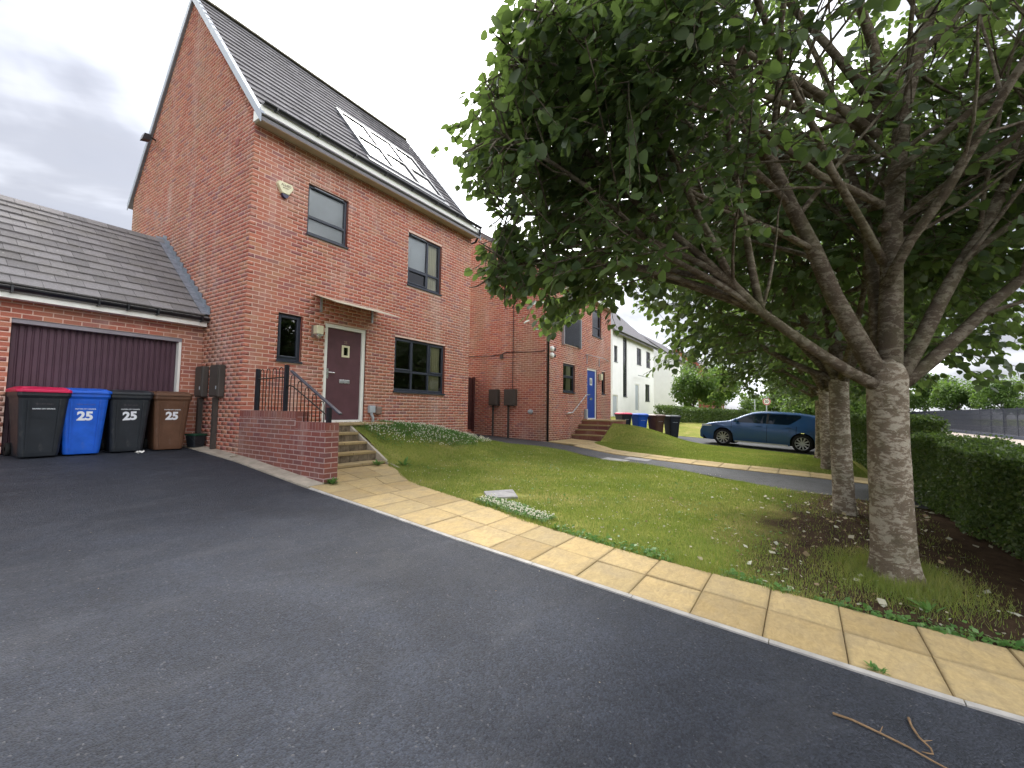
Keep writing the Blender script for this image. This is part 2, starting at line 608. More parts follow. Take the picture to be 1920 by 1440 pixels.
def leaf_mat(name, stops, trans=0.45, tcol=(0.25, 0.42, 0.05), rough=0.45):
    m = bpy.data.materials.new(name)
    m.use_nodes = True
    t = m.node_tree
    b = t.nodes['Principled BSDF']
    b.inputs['Roughness'].default_value = rough
    b.inputs['Specular IOR Level'].default_value = 0.35
    r = unit_random(t)
    c = ramp(t, r, stops)
    geo = N(t, 'ShaderNodeNewGeometry')
    c2 = mixc(t, mth(t, 'MULTIPLY', geo.outputs['Backfacing'], 0.45), c, (0.17, 0.215, 0.12))
    L(t, c2, b.inputs['Base Color'])
    tl = N(t, 'ShaderNodeBsdfTranslucent')
    L(t, mixc(t, 0.65, c, tcol), tl.inputs[0])
    mx = N(t, 'ShaderNodeMixShader')
    mx.inputs[0].default_value = trans
    L(t, b.outputs[0], mx.inputs[1])
    L(t, tl.outputs[0], mx.inputs[2])
    L(t, mx.outputs[0], t.nodes['Material Output'].inputs[0])
    return m


M_LEAF = leaf_mat('lime_leaf', [(0, (0.030, 0.055, 0.024)), (0.4, (0.046, 0.078, 0.033)), (0.75, (0.062, 0.10, 0.040)), (0.93, (0.09, 0.13, 0.052)), (1, (0.16, 0.18, 0.085))], 0.45, (0.25, 0.38, 0.07))
M_LEAFB = leaf_mat('tree_leaf_far', [(0, (0.05, 0.10, 0.022)), (0.5, (0.085, 0.15, 0.035)), (1, (0.13, 0.20, 0.05))])
M_LEAFH = leaf_mat('hedge_leaf', [(0, (0.038, 0.07, 0.02)), (0.6, (0.07, 0.115, 0.032)), (1, (0.14, 0.175, 0.05))], 0.3)
M_GRASS = leaf_mat('grass_blade', [(0, (0.135, 0.22, 0.032)), (0.38, (0.25, 0.315, 0.055)), (0.68, (0.37, 0.365, 0.09)), (1, (0.50, 0.41, 0.17))], 0.35, (0.3, 0.42, 0.05), 0.6)
M_CLOVER = leaf_mat('clover_leaf', [(0, (0.07, 0.175, 0.04)), (0.6, (0.115, 0.25, 0.06)), (1, (0.18, 0.31, 0.085))], 0.35, (0.22, 0.45, 0.08))
M_FLOWER = simple('clover_flower', (0.72, 0.70, 0.55), 0.8, 0.2, 0.1, 40)
M_LITTER = leaf_mat('fallen_leaf', [(0, (0.20, 0.11, 0.05)), (0.4, (0.42, 0.38, 0.27)), (0.75, (0.50, 0.50, 0.40)), (1, (0.30, 0.22, 0.09))], 0.1, (0.4, 0.35, 0.2), 0.7)
M_TWIG = simple('twig_bark', (0.26, 0.17, 0.095), 0.8, 0.2, 0.3, 20)


def bark_mat(name, dark, light, patch):
    m, t, b = principled(name, 0.92, 0.12)
    p = pos_node(t)
    n = noise(t, pos_node(t, (1, 1, 2.0)), 12, 8, 0.7, 0.5)
    n_b = noise(t, pos_node(t, (1, 1, 1.7)), 4.0, 6, 0.6, 0.6)
    fine = noise(t, pos_node(t, (1, 1, 2.6)), 75, 5, 0.75)
    c = ramp(t, fine, [(0.28, tuple(k * 0.55 for k in dark)), (0.72, tuple(k * 1.45 for k in dark))])
    c = mixc(t, ramp(t, n_b, [(0.35, 0.5), (0.65, 0.0)]), c, tuple(k * 0.5 for k in dark))
    k = ramp(t, mth(t, 'MULTIPLY_ADD', n_b, 0.35, n), [(0.66, 0.0), (0.74, patch)])
    lt = ramp(t, fine, [(0.3, tuple(q * 0.8 for q in light)), (0.7, tuple(min(1, q * 1.15) for q in light))])
    c = mixc(t, k, c, lt)
    g = noise(t, p, 2.3, 6, .65)
    c = mixc(t, ramp(t, g, [(0.48, 0.0), (0.75, 0.55)]), c, (0.105, 0.115, 0.05))
    L(t, c, b.inputs['Base Color'])
    bump(t, b, mth(t, 'MULTIPLY_ADD', n, 1.0, fine), 0.75, 0.02)
    return m


M_BARK = bark_mat('lime_bark', (0.235, 0.185, 0.135), (0.50, 0.45, 0.36), 0.8)
M_BARKB = bark_mat('far_bark', (0.15, 0.125, 0.10), (0.3, 0.27, 0.22), 0.5)

# ------------------------------------------------------------------ ground and paving
def sheet(name, x0, x1, y0, y1, nx, ny, zfn, mat, label, cat, xfn=None):
    xs = np.linspace(0, 1, nx)
    ys = np.linspace(y0, y1, ny)
    V = np.zeros((nx, ny, 3))
    for j, y in enumerate(ys):
        a, b = (x0, x1) if xfn is None else xfn(y)
        X = a + (b - a) * xs
        V[:, j, 0] = X
        V[:, j, 1] = y
        V[:, j, 2] = zfn(X, np.full(nx, y))
    idx = np.arange(nx * ny).reshape(nx, ny)
    F = np.stack([idx[:-1, :-1], idx[1:, :-1], idx[1:, 1:], idx[:-1, 1:]], -1).reshape(-1, 4)
    o = link(name, np_mesh(name, V.reshape(-1, 3), F, smooth=True), mat)
    return tag(o, label, cat, kind='structure')


def far_ground(X, Y):
    return gz(X, Y) - 0.12


_gx = np.unique(np.concatenate([np.linspace(-900, -60, 8), np.linspace(-60, 60, 61), np.linspace(60, 900, 10)]))
_gy = np.unique(np.concatenate([np.linspace(-900, -60, 8), np.linspace(-60, 40, 101), np.linspace(40, 900, 8)]))
_V = np.array([(x, y, float(gz(x, y)) - 0.12) for x in _gx for y in _gy])
_i = np.arange(len(_gx) * len(_gy)).reshape(len(_gx), len(_gy))
_F = np.stack([_i[:-1, :-1], _i[1:, :-1], _i[1:, 1:], _i[:-1, 1:]], -1).reshape(-1, 4)
tag(link('ground', np_mesh('ground', _V, _F, smooth=True), M_GROUND), 'rough green and brown ground under and beyond the plots', 'ground', kind='structure')

KY = [-16, -9.3, -8.71, -7.77, -6.77, -5.42, -3.99, -2.45, 8]
KX = [-0.40, -0.42, -0.44, -0.43, -0.40, -0.36, -0.27, -0.235, -0.235]
LY = [-16, -9.5, -8.3, -7.46, -6.73, -5.66, -4.67, -3.93, -3.13, -2.3, -1.75]
LX = [0.54, 0.54, 0.57, 0.55, 0.57, 0.67, 0.90, 1.0, 1.12, 1.62, 1.83]
kx = lambda y: float(np.interp(y, KY, KX))
lx = lambda y: float(np.interp(y, LY, LX))


def drive_z(X, Y):
    return gz(X, Y) + 0.006 * np.sin(X * 0.9 + Y * 0.5) * sstep(-0.3, -1.2, X)


sheet('driveway', -14, 0, -14, 2.2, 60, 90, drive_z, M_TARMAC, 'dark freshly laid tarmac driveway filling the front of the picture', 'driveway', xfn=lambda y: (-14.0, kx(y) - 0.048))


def mound(X, Y):
    A = np.interp(X, [0.4, 1.7, 3.2, 4.15, 5.09, 6.38, 7.3], [0.5, 0.56, 0.56, 0.52, 0.33, 0.12, 0.0])
    return A * sstep(-2.15, -0.55, Y)


def lawn_z(X, Y):
    return gz(X, Y) + mound(X, Y) + 0.012 * np.sin(3.1 * X + 1.3 * Y) + 0.012 * np.sin(2.2 * Y - 1.7 * X) - 0.006


PNY = [-16, -8.74, -8.26, -6.28, -4.22, -2.68, -1.16, 0.0, 0.4]
PNX = [5.95, 5.95, 5.90, 6.55, 6.75, 7.45, 7.55, 6.7, 6.4]
PFY = [-16, -8.65, -6.05, -3.91, -2.3, -1.0, 2.2]
PFX = [8.1, 8.15, 7.85, 8.0, 8.9, 9.34, 9.34]
pn = lambda y: float(np.interp(y, PNY, PNX))
pf = lambda y: float(np.interp(y, PFY, PFX))

def lawn_left(y):
    return lx(y) + 0.012
sheet('lawn', 0, 0, -15.5, 0.0, 90, 170, lawn_z, M_LAWN, 'worn front lawn with clover mound and bare soil under the trees', 'lawn', xfn=lambda y: (lawn_left(y) if y < -1.75 else 1.86, pn(y)))
sheet('side_path', 0, 0, -15.5, 2.3, 12, 90, lambda X, Y: gz(X, Y) - 0.004, M_TARMAC2, 'grey tarmac path running between the two brick houses', 'path', xfn=lambda y: (pn(y) if y < 0 else 6.384, pf(y)))
NLX0 = lambda y: float(np.interp(y, [-16, -9.5, -5.8, -3.6, -2.4, -1.9], [9.1, 9.1, 8.85, 9.05, 10.4, 11.2]))


def nlawn_z(X, Y):
    ax = np.interp(X, [10.4, 11.3, 12.5, 14.0, 14.75], [0.0, 0.03, 0.64, 0.5, 0.25])
    return gz(X, Y) + ax * sstep(-5.4, -2.7, Y) + 0.01 * np.sin(2.2 * X + Y)


sheet('neighbour_lawn', 0, 0, -15.5, -2.2, 60, 90, nlawn_z, M_LAWN2, 'mown sloping lawn in front of the blue door house', 'lawn', xfn=lambda y: (NLX0(y), 14.75))
sheet('neighbour_driveway', 14.75, 19.0, -15.5, 4, 12, 60, lambda X, Y: gz(X, Y) + 0.0, M_TARMAC2, 'grey tarmac driveway under the blue hatchback', 'driveway')
def flawn_z(X, Y):
    return gz(X, Y) + 0.55 * sstep(19.2, 22.5, X) * sstep(-7.5, -2.5, Y) + 0.01
sheet('far_lawn', 19.0, 60, -14, 12, 60, 40, flawn_z, M_LAWN2, 'green verge rising behind the car towards the hedge', 'lawn')
sheet('pavement', -30, 140, -15.5, -12.3, 60, 6, lambda X, Y: gz(X, Y) - 0.01, M_PAVE, 'pale concrete pavement beyond the hedge', 'pavement')
sheet('street', -30, 140, -19.5, -15.5, 60, 6, lambda X, Y: gz(X, Y) - 0.06, M_ROAD, 'grey road beyond the hedge', 'road')
sheet('far_pavement', -30, 140, -22.2, -19.5, 60, 6, lambda X, Y: gz(X, Y) - 0.005, M_PAVE, 'pale pavement strip along the dark mesh fence', 'pavement')
sheet('car_park', 20, 140, -60, -22.6, 40, 20, lambda X, Y: gz(X, Y) - 0.03, M_ROAD, 'grey car park behind the mesh fence', 'car park')


def slab_obj(parent, quad, zfn, th=0.05, gap=0.004, mat=None, name='paving_slab', lift=0.0):
    """quad: 4 (x,y) ccw."""
    c = np.mean(np.array(quad), axis=0)
    q = []
    for p in quad:
        d = np.array(p) - c
        l = np.linalg.norm(d)
        q.append(c + d * (1 - gap * 1.0 / l))
    dz = random.uniform(-0.004, 0.004) + lift
    tx, ty = random.uniform(-.010, .010), random.uniform(-.010, .010)
    top = [(p[0], p[1], float(zfn(p[0], p[1])) + dz + tx * (p[0] - c[0]) + ty * (p[1] - c[1])) for p in q]
    b = 0.010
    topi = []
    for p, t_ in zip(q, top):
        d = np.array(p) - c
        l = np.linalg.norm(d)
        pi = c + d * (1 - b / l)
        topi.append((pi[0], pi[1], t_[2]))
    v = [(t_[0], t_[1], t_[2] - th) for t_ in top] + [(t_[0], t_[1], t_[2] - 0.006) for t_ in top] + topi
    f = [(4, 0, 1, 5), (5, 1, 2, 6), (6, 2, 3, 7), (7, 3, 0, 4), (8, 4, 5, 9), (9, 5, 6, 10), (10, 6, 7, 11), (11, 7, 4, 8), (8, 9, 10, 11)]
    mb = MB().add(v, f)
    return obj(name, mb, mat or M_SLAB, parent)


path = thing('paved_path', 'buff riven paving slabs edging the dark driveway up to the front steps', 'path', kind='structure')
ysl = [-1.74, -2.145, -2.55]
while ysl[-1] > -14.6:
    ysl.append(ysl[-1] - 0.46)
for i in range(len(ysl) - 1):
    ya, yb = ysl[i], ysl[i + 1]
    def edge(y):
        a = kx(y) if y < -2.5505 else 0.24
        return a, (lx(y) if y < -1.75 else 1.83)
    (a0, a1), (b0, b1) = edge(ya - .001), edge(yb + .001)
    w = ((a1 - a0) + (b1 - b0)) / 2
    n = max(2, int(round(w / 0.52)))
    sh = 0.0
    for k in range(n):
        t0, t1 = k / n, (k + 1) / n
        slab_obj(path, [(b0 + (b1 - b0) * t0, yb), (b0 + (b1 - b0) * t1, yb + sh * 0.1), (a0 + (a1 - a0) * t1, ya + sh * 0.1), (a0 + (a1 - a0) * t0, ya)], gz, lift=0.012)
jb = MB()
for i in range(60):
    y0, y1 = -14.6 + i * 12.86 / 60, -14.6 + (i + 1) * 12.86 / 60
    e = lambda y: (kx(y) if y < -2.56 else 0.23, (lx(y) if y < -1.75 else 1.83) + 0.01)
    jb.add([(e(y0)[0], y0, float(gz(0, y0)) - .006), (e(y0)[1], y0, float(gz(0, y0)) - .006), (e(y1)[1], y1, float(gz(0, y1)) - .006), (e(y1)[0], y1, float(gz(0, y1)) - .006)], [(0, 1, 2, 3)])
obj('joint_bed', jb, simple('joint_sand', (0.22, 0.17, 0.10), 0.95, 0.1, 0.4, 30, local=False), path)

kerb = thing('kerb_edging', 'thin pale concrete edging between driveway and buff slabs', 'kerb', kind='structure')
y = -2.62
while y > -14.5:
    y2 = y - 0.915
    mb = MB()
    P = []
    for yy in (y - .003, (y + y2) / 2, y2 + .003):
        k_ = kx(yy)
        z_ = float(gz(0, yy))
        P.append((k_, yy, z_))
    for (ka, ya, za), (kb, yb, zb) in zip(P[:-1], P[1:]):
        mb.add([(ka - .05, ya, za - .1), (ka - .004, ya, za - .1), (kb - .004, yb, zb - .1), (kb - .05, yb, zb - .1),
                (ka - .048, ya, za + .012), (ka - .006, ya, za + .016), (kb - .006, yb, zb + .016), (kb - .048, yb, zb + .012)],
               [(7, 6, 5, 4), (4, 5, 1, 0), (6, 7, 3, 2), (5, 6, 2, 1), (7, 4, 0, 3)])
    obj('edging_stone', mb, M_KERB, kerb)
    y = y2

strip = MB()
for i in range(20):
    y0, y1 = 1.6 - i * 4.15 / 20, 1.6 - (i + 1) * 4.15 / 20
    z0, z1 = float(gz(0, y0)), float(gz(0, y1))
    x0 = -0.25
    strip.add([(x0, y0, z0 + .012), (-.0, y0, z0 + .03), (-.0, y1, z1 + .03), (x0, y1, z1 + .012), (x0, y0, z0 - .1), (x0, y1, z1 - .1)], [(0, 3, 2, 1), (0, 4, 5, 3)])
strip.add([(-.25, -2.55, float(gz(0, -2.55)) + .012), (0, -2.55, float(gz(0, -2.55)) + .03), (0, -2.55, -1.1), (-.25, -2.55, -1.1)], [(0, 1, 2, 3)])
tag(obj('concrete_strip', strip, M_CONC, smooth=False), 'pale concrete strip along the foot of the side wall', 'pavement', kind='structure')

npath = thing('neighbour_slab_path', 'buff slab strip beside the grey path leading to the brick steps', 'path', kind='structure')
y = -2.25
while y > -14:
    y2 = y - 0.62
    a, b = pf(y) + .01, NLX0(y) - .0
    a2, b2 = pf(y2) + .01, NLX0(y2) - .0
    n = max(2, round((b - a) / 0.5))
    for k in range(n):
        t0, t1 = k / n, (k + 1) / n
        slab_obj(npath, [(a2 + (b2 - a2) * t0, y2), (a2 + (b2 - a2) * t1, y2), (a + (b - a) * t1, y), (a + (b - a) * t0, y)], gz, lift=0.012)
    y = y2
for i in range(4):
    for k in range(3):
        x0, x1 = 9.42 + i * 0.5, 9.42 + (i + 1) * 0.5
        y1, y0 = -1.02 - k * .41, -1.02 - (k + 1) * .41
        slab_obj(npath, [(x0, y0), (x1, y0), (x1, y1), (x0, y1)], gz, lift=0.012)

# ------------------------------------------------------------------ brick laying
BL, BH, JT = 0.211, 0.061, 0.014


def lay(u0, u1, z0, z1, openings=(), phase=0.0, top=None):
    """stretcher bond clipped round openings -> list of (ua, ub, za, zb)."""
    out = []
    k0 = int(math.floor((z0 + 2.0) / 0.075))
    k = k0
    while True:
        za = -2.0 + k * 0.075 + JT / 2
        zb = za + BH
        if za > z1:
            break
        zb_ = min(zb, z1)
        za_ = max(za, z0)
        if zb_ - za_ > 0.012:
            lo, hi = (u0, u1) if top is None else top(zb_)
            spans = [(lo, hi)]
            for (a, b, c, d) in openings:
                if zb_ > c + 0.004 and za_ < d - 0.004:
                    new = []
                    for s, e in spans:
                        if b <= s or a >= e:
                            new.append((s, e))
                        else:
                            if a > s:
                                new.append((s, a))
                            if b < e:
                                new.append((b, e))
                    spans = new
            for s, e in spans:
                off = u0 + phase + (0.1125 if k % 2 else 0.0)
                n0 = math.floor((s - off) / 0.225) - 1
                x = off + n0 * 0.225
                while x < e:
                    a = max(x + JT / 2, s if s > lo + 1e-6 else s + 0.0)
                    b = min(x + JT / 2 + BL, e)
                    if b - a > 0.02:
                        out.append((a, b, za_, zb_))
                    x += 0.225
        k += 1
    return out


def brick_boxes(bricks, ox, oy, rz, proud=0.003, depth=0.03):
    A = np.array(bricks)
    n = len(A)
    d0 = RNG.uniform(0.0005, proud, n)
    U = np.array([math.cos(rz), math.sin(rz), 0])
    W = np.array([math.sin(rz), -math.cos(rz), 0])
    O = np.array([ox, oy, 0.0])
    Z = np.array([0, 0, 1.0])
    jit = RNG.uniform(-0.0016, 0.0016, (n, 2))
    V = np.zeros((n, 8, 3))
    for i, (iu, iz, o) in enumerate(((0, 2, 1), (1, 2, 1), (1, 3, 1), (0, 3, 1), (0, 2, 0), (1, 2, 0), (1, 3, 0), (0, 3, 0))):
        dep = d0 if o else -depth * np.ones(n)
        V[:, i] = O + A[:, iu, None] * U + (A[:, iz] + jit[:, 0] * (1 if iz == 2 else 1))[:, None] * Z + dep[:, None] * W
    F = np.array([(0, 1, 2, 3), (1, 0, 4, 5), (2, 1, 5, 6), (3, 2, 6, 7), (0, 3, 7, 4)])
    Fa = (F[None] + 8 * np.arange(n)[:, None, None]).reshape(-1, 4)
    return V.reshape(-1, 3), Fa, np.repeat(RNG.random(n), 8)


_bm = MB().add([(-.5, 0, -.5), (.5, 0, -.5), (.5, 0, .5), (-.5, 0, .5), (-.5, .03, -.5), (.5, .03, -.5), (.5, .03, .5), (-.5, .03, .5)],
               [(0, 1, 2, 3), (1, 0, 4, 5), (2, 1, 5, 6), (3, 2, 6, 7), (0, 3, 7, 4)])
BRICK_UNIT = {}


def unit_brick(mat):
    if mat.name not in BRICK_UNIT:
        me = _bm.mesh('brick')
        me.materials.append(mat)
        BRICK_UNIT[mat.name] = me
    return BRICK_UNIT[mat.name]


def place_bricks(parent, walls, mat, quota=300):
    """walls: list of (bricks, ox, oy, rz). The ones that show largest become objects, the rest one part."""
    allb = []
    for wi, (bl, ox, oy, rz) in enumerate(walls):
        for b in bl:
            um, zm = (b[0] + b[1]) / 2, (b[2] + b[3]) / 2
            c = Vector((ox + um * math.cos(rz), oy + um * math.sin(rz), zm))
            d = c - CAM
            w = Vector((math.sin(rz), -math.cos(rz), 0))
            cosv = max(0.0, -d.normalized().dot(w))
            dep = d.dot(_f)
            px = 960 + FPX * d.dot(_r2) / max(dep, .1)
            py = 720 - FPX * d.dot(_u2) / max(dep, .1)
            vis = 0 < px < 1920 and 0 < py < 1440 and dep > 0 and zm > float(gz(c.x, c.y - .1)) - 0.02
            allb.append(((b[1] - b[0]) * cosv / dep ** 2 if vis else 0, wi, b, c))
    allb.sort(key=lambda q: -q[0])
    single, rest = allb[:quota], allb[quota:]
    me = unit_brick(mat)
    for _, wi, b, c in single:
        rz = walls[wi][3]
        pr = random.uniform(0.0005, 0.003)
        o = bpy.data.objects.new('brick', me)
        COL.objects.link(o)
        o.parent = parent
        o.location = (c.x + pr * math.sin(rz), c.y - pr * math.cos(rz), c.z + random.uniform(-.0015, .0015))
        o.rotation_euler = (0, 0, rz + random.uniform(-.004, .004))
        o.scale = (b[1] - b[0], 1, b[3] - b[2])
    VV, FF, AA, n = [], [], [], 0
    for wi, (bl, ox, oy, rz) in enumerate(walls):
        r = [q[2] for q in rest if q[1] == wi]
        if not r:
            continue
        V, F, a = brick_boxes(r, ox, oy, rz)
        VV.append(V); FF.append(F + n); AA.append(a); n += len(V)
    if VV:
        o = link('brickwork', np_mesh('brickwork', np.concatenate(VV), np.concatenate(FF), np.concatenate(AA)), mat, parent)
        o['kind'] = 'stuff'


def wall_shell(mb, x0, x1, z0, z1, openings, y=0.006):
    """front-facing sheet (towards -Y) with rectangular holes."""
    xs = sorted({x0, x1, *[v for o in openings for v in o[:2]]})
    zs = sorted({z0, z1, *[v for o in openings for v in o[2:]]})
    for a, b in zip(xs[:-1], xs[1:]):
        for c, d in zip(zs[:-1], zs[1:]):
            xm, zm = (a + b) / 2, (c + d) / 2
            if any(o[0] < xm < o[1] and o[2] < zm < o[3] for o in openings):
                continue
            mb.add([(a, y, c), (b, y, c), (b, y, d), (a, y, d)], [(0, 1, 2, 3)])


def reveals(mb, openings, y0, y1):
    for a, b, c, d in openings:
        mb.add([(a, y0, c), (a, y1, c), (a, y1, d), (a, y0, d), (b, y0, c), (b, y1, c), (b, y1, d), (b, y0, d)],
               [(0, 3, 2, 1), (4, 5, 6, 7), (3, 7, 6, 2), (0, 1, 5, 4)])


def frame_ring(mb, x0, x1, z0, z1, w, y0, y1):
    mb.box(x0, x0 + w, y0, y1, z0, z1)
    mb.box(x1 - w, x1, y0, y1, z0, z1)
    mb.box(x0 + w, x1 - w, y0, y1, z1 - w, z1)
    mb.box(x0 + w, x1 - w, y0, y1, z0, z0 + w)


def window(house, yw, x0, x1, z0, z1, cols, transom, vents=(), sash=(), curtain=None, fmat=None, sill=True, fw=0.055):
    """cols: fractions of column boundaries; transom: fraction from bottom or None."""
    fmat = fmat or M_ANTH
    f = MB()
    d0, d1 = yw + 0.055, yw + 0.115
    sz = 0.05 if sill else 0.0
    frame_ring(f, x0 + .002, x1 - .002, z0 + sz, z1 - .002, fw, d0, d1)
    W, H = x1 - x0, z1 - z0 - sz
    xb = [x0] + [x0 + W * c for c in cols] + [x1]
    for c in cols:
        f.box(x0 + W * c - .03, x0 + W * c + .03, d0 + .004, d1 - .004, z0 + sz + fw, z1 - fw)
    zb = [z0 + sz] + ([z0 + sz + H * transom] if transom else []) + [z1]
    if transom:
        zt = zb[1]
        for a, b in zip(xb[:-1], xb[1:]):
            f.box(a + .03, b - .03, d0 + .002, d1 - .006, zt - .028, zt + .028)
    win = obj('window', f, fmat, house)
    bevel(win, 0.006, 2)
    panes = []
    for i, (a, b) in enumerate(zip(xb[:-1], xb[1:])):
        for j, (c, d) in enumerate(zip(zb[:-1], zb[1:])):
            if (i, j) in sash:
                s = MB()
                frame_ring(s, a + (fw - .012 if i == 0 else .026), b - (fw - .012 if i == len(cols) else .026), c + (fw - .012 if j == 0 else .024), d - (fw - .012 if j == len(zb) - 2 else .024), 0.042, d0 - .014, d0 + .03)
                bevel(obj('sash', s, fmat, win), 0.012, 2)
            e = .028
            g = MB().add([(a + e, d0 + .030, c + e), (b - e, d0 + .030, c + e), (b - e, d0 + .030, d - e), (a + e, d0 + .030, d - e)], [(0, 1, 2, 3)])
            obj('pane', g, M_GLASS, win)
    for (i, j) in vents:
        a, b, d = xb[i], xb[i + 1], zb[j + 1]
        v = MB().box(a + .14 * (b - a), b - .12 * (b - a), d0 - .03, d0, d - fw + .002, d - fw + .028)
        obj('trickle_vent', v, fmat, win)
        v2 = MB().box(a + .14 * (b - a) + .01, b - .12 * (b - a) - .01, d0 - .034, d0 - .031, d - fw + .018, d - fw + .026)
        obj('vent_highlight', v2, M_GREYBOX, win)
    if sill:
        s = MB().prism([(yw - .045, z0), (yw + .06, z0), (yw + .06, z0 + .05), (yw - .02, z0 + .042), (yw - .045, z0 + .03)], 0, x0 - .012, x1 + .012)
        obj('sill', s, fmat, win)
    if curtain:
        a, b = x0 + W * curtain[0], x0 + W * curtain[1]
        c = MB().grid(lambda u, v: (a + (b - a) * u, d1 + .04 + .02 * math.sin(u * 34), z0 + .02 + (z1 - z0 - .04) * v), 60, 2)
        obj('curtain', c, M_CURTAIN, win, smooth=True)
    return win


def gutter(mb, x0, x1, y, z, r=0.06):
    po = [(y + r * math.cos(a), z + r * math.sin(a)) for a in np.linspace(math.pi, 2 * math.pi, 9)]
    pi = [(y + (r - .006) * math.cos(a), z + (r - .006) * math.sin(a)) for a in np.linspace(2 * math.pi, math.pi, 9)]
    mb.prism(po + pi, 0, x0, x1)


def tiled_slope(parent, x0, x1, ye, ze, yr, zr, tw, gauge, mat, quota=300, name='roof_tile', seed=3, skip=None):
    """tiles from the eaves (ye,ze) up to the ridge (yr,zr); front slopes face -Y."""
    rng = np.random.default_rng(seed)
    slope = math.hypot(yr - ye, zr - ze)
    dy, dz = (yr - ye) / slope, (zr - ze) / slope
    sgn = 1 if dy > 0 else -1
    ang = math.atan2(zr - ze, abs(yr - ye))
    rows = int(math.ceil(slope / gauge))
    items = []
    for r in range(rows):
        s = r * gauge
        ln = min(gauge + 0.07, slope - s)
        off = (tw / 2 if r % 2 else 0.0)
        x = x0 - off
        while x < x1 - 0.01:
            a, b = max(x, x0), min(x + tw, x1)
            if b - a > 0.03 and not (skip and skip((a + b) / 2, s + gauge / 2)):
                items.append((a + .0025, b - .0025, s, ln))
            x += tw
    def item_rank(it):
        c = Vector(((it[0] + it[1]) / 2, ye + dy * it[2], ze + dz * it[2]))
        d = c - CAM
        dep = d.dot(_f)
        px = 960 + FPX * d.dot(_r2) / max(dep, .1)
        py = 720 - FPX * d.dot(_u2) / max(dep, .1)
        return -(1 / dep ** 2 if (dep > 0 and -20 < px < 1940 and -20 < py < 1460) else 0)
    items.sort(key=item_rank)
    th = 0.022
    # local tile: X along eaves, Y up the slope, Z out of the roof; tilted so each tail sits proud
    unit = MB().box(-.5, .5, 0, 1, 0, th)
    key = 'tile_' + mat.name
    if key not in BRICK_UNIT:
        me = unit.mesh('roof_tile')
        me.materials.append(mat)
        BRICK_UNIT[key] = me
    rx = ang
    VV, AA = [], []
    n_s = 0
    for it in items:
        a, b, s, ln = it
        tilt = -math.atan2(th * 1.25, gauge) + rng.uniform(-.006, .006)
        Mx = Matrix.Translation(((a + b) / 2, ye + dy * s, ze + dz * s)) @ (Matrix.Rotation(math.pi, 4, 'Z') if sgn < 0 else Matrix.Identity(4)) @ Matrix.Rotation(ang + tilt, 4, 'X') @ Matrix.Translation((0, 0, 0.022 + rng.uniform(-.002, .002))) @ Matrix.Rotation(rng.uniform(-.006, .006), 4, 'Z')
        Mx = Mx @ Matrix.Diagonal((b - a, ln, 1, 1))
        if n_s < quota:
            o = bpy.data.objects.new(name, BRICK_UNIT[key])
            COL.objects.link(o)
            o.parent = parent
            o.matrix_basis = Mx
            n_s += 1
        else:
            A = np.array(Mx)
            lv = np.array([(*v, 1) for v in unit.v])
            VV.append((lv @ A.T)[:, :3])
            AA.append(np.full(8, rng.random()))
    if VV:
        V = np.concatenate(VV)
        F = np.array(unit.f)
        Fa = (F[None] + 8 * np.arange(len(VV))[:, None, None]).reshape(-1, 4)
        o = link('tiling', np_mesh('tiling', V, Fa, np.concatenate(AA)), mat, parent)
        o['kind'] = 'stuff'

# ------------------------------------------------------------------ the main house
HW, HD = 6.38, 6.18
RY, RZ, RS = 3.05, 9.66, 1.22          # ridge line and slope
roofz = lambda yy: RZ - RS * abs(yy - RY)
house = thing('brick_house', 'red brick house with plum front door, steep grey roof and three roof windows', 'house')
OPEN = [(.603, 1.092, 1.17, 2.123), (1.598, 2.644, 0.0, 2.1), (1.098, 2.046, 3.806, 4.896), (3.495, 5.313, .706, 2.085), (3.843, 5.08, 3.449, 4.848)]
ZT = 5.52
front = lay(0, HW, -0.95, ZT, OPEN)


def gable_span(zb, d0=0.0, d1=HD):
    if zb < ZT:
        return -d1, -d0
    h = (RZ - 0.12 - zb) / RS
    return max(-d1, -(RY + h)), min(-d0, -(RY - h))


gab = lay(-HD, 0, -0.95, RZ - 0.2, (), 0.1125, gable_span)
place_bricks(house, [(front, 0, 0, 0), (gab, 0, 0, -math.pi / 2)], M_BRICK, 300)
sh = MB()
wall_shell(sh, 0.001, HW - .001, -1.0, ZT, OPEN, 0.0005)
gp = [(0.0005, 0.001, -1.0), (0.0005, HD, -1.0), (0.0005, HD, ZT), (0.0005, RY, RZ - .12), (0.0005, 0.001, ZT)]
sh.add(gp, [(4, 3, 2, 1, 0)])
sh.add([(HW - .006, p[1], p[2]) for p in gp], [(0, 1, 2, 3, 4)])
sh.add([(0.006, HD, -1), (HW - .006, HD, -1), (HW - .006, HD, ZT), (.006, HD, ZT)], [(0, 3, 2, 1)])
obj('wall', sh, M_MORTAR, house)
for o_ in OPEN:
    rv = MB()
    reveals(rv, [o_], 0.0006, 0.13)
    obj('wall_reveal', rv, M_REVEAL, house)
dk = MB()
dk.add([(.1, 1.3, -.2), (HW - .1, 1.3, -.2), (HW - .1, 1.3, ZT), (.1, 1.3, ZT)], [(0, 3, 2, 1)])
dk.add([(.1, .14, 2.6), (HW - .1, .14, 2.6), (HW - .1, 1.3, 2.6), (.1, 1.3, 2.6)], [(0, 1, 2, 3)])
for xx in (.1, 1.35, 2.8, HW - .1):
    dk.add([(xx, .14, -.2), (xx, 1.3, -.2), (xx, 1.3, ZT), (xx, .14, ZT)], [(0, 1, 2, 3)])
obj('interior', dk, M_DARK, house)

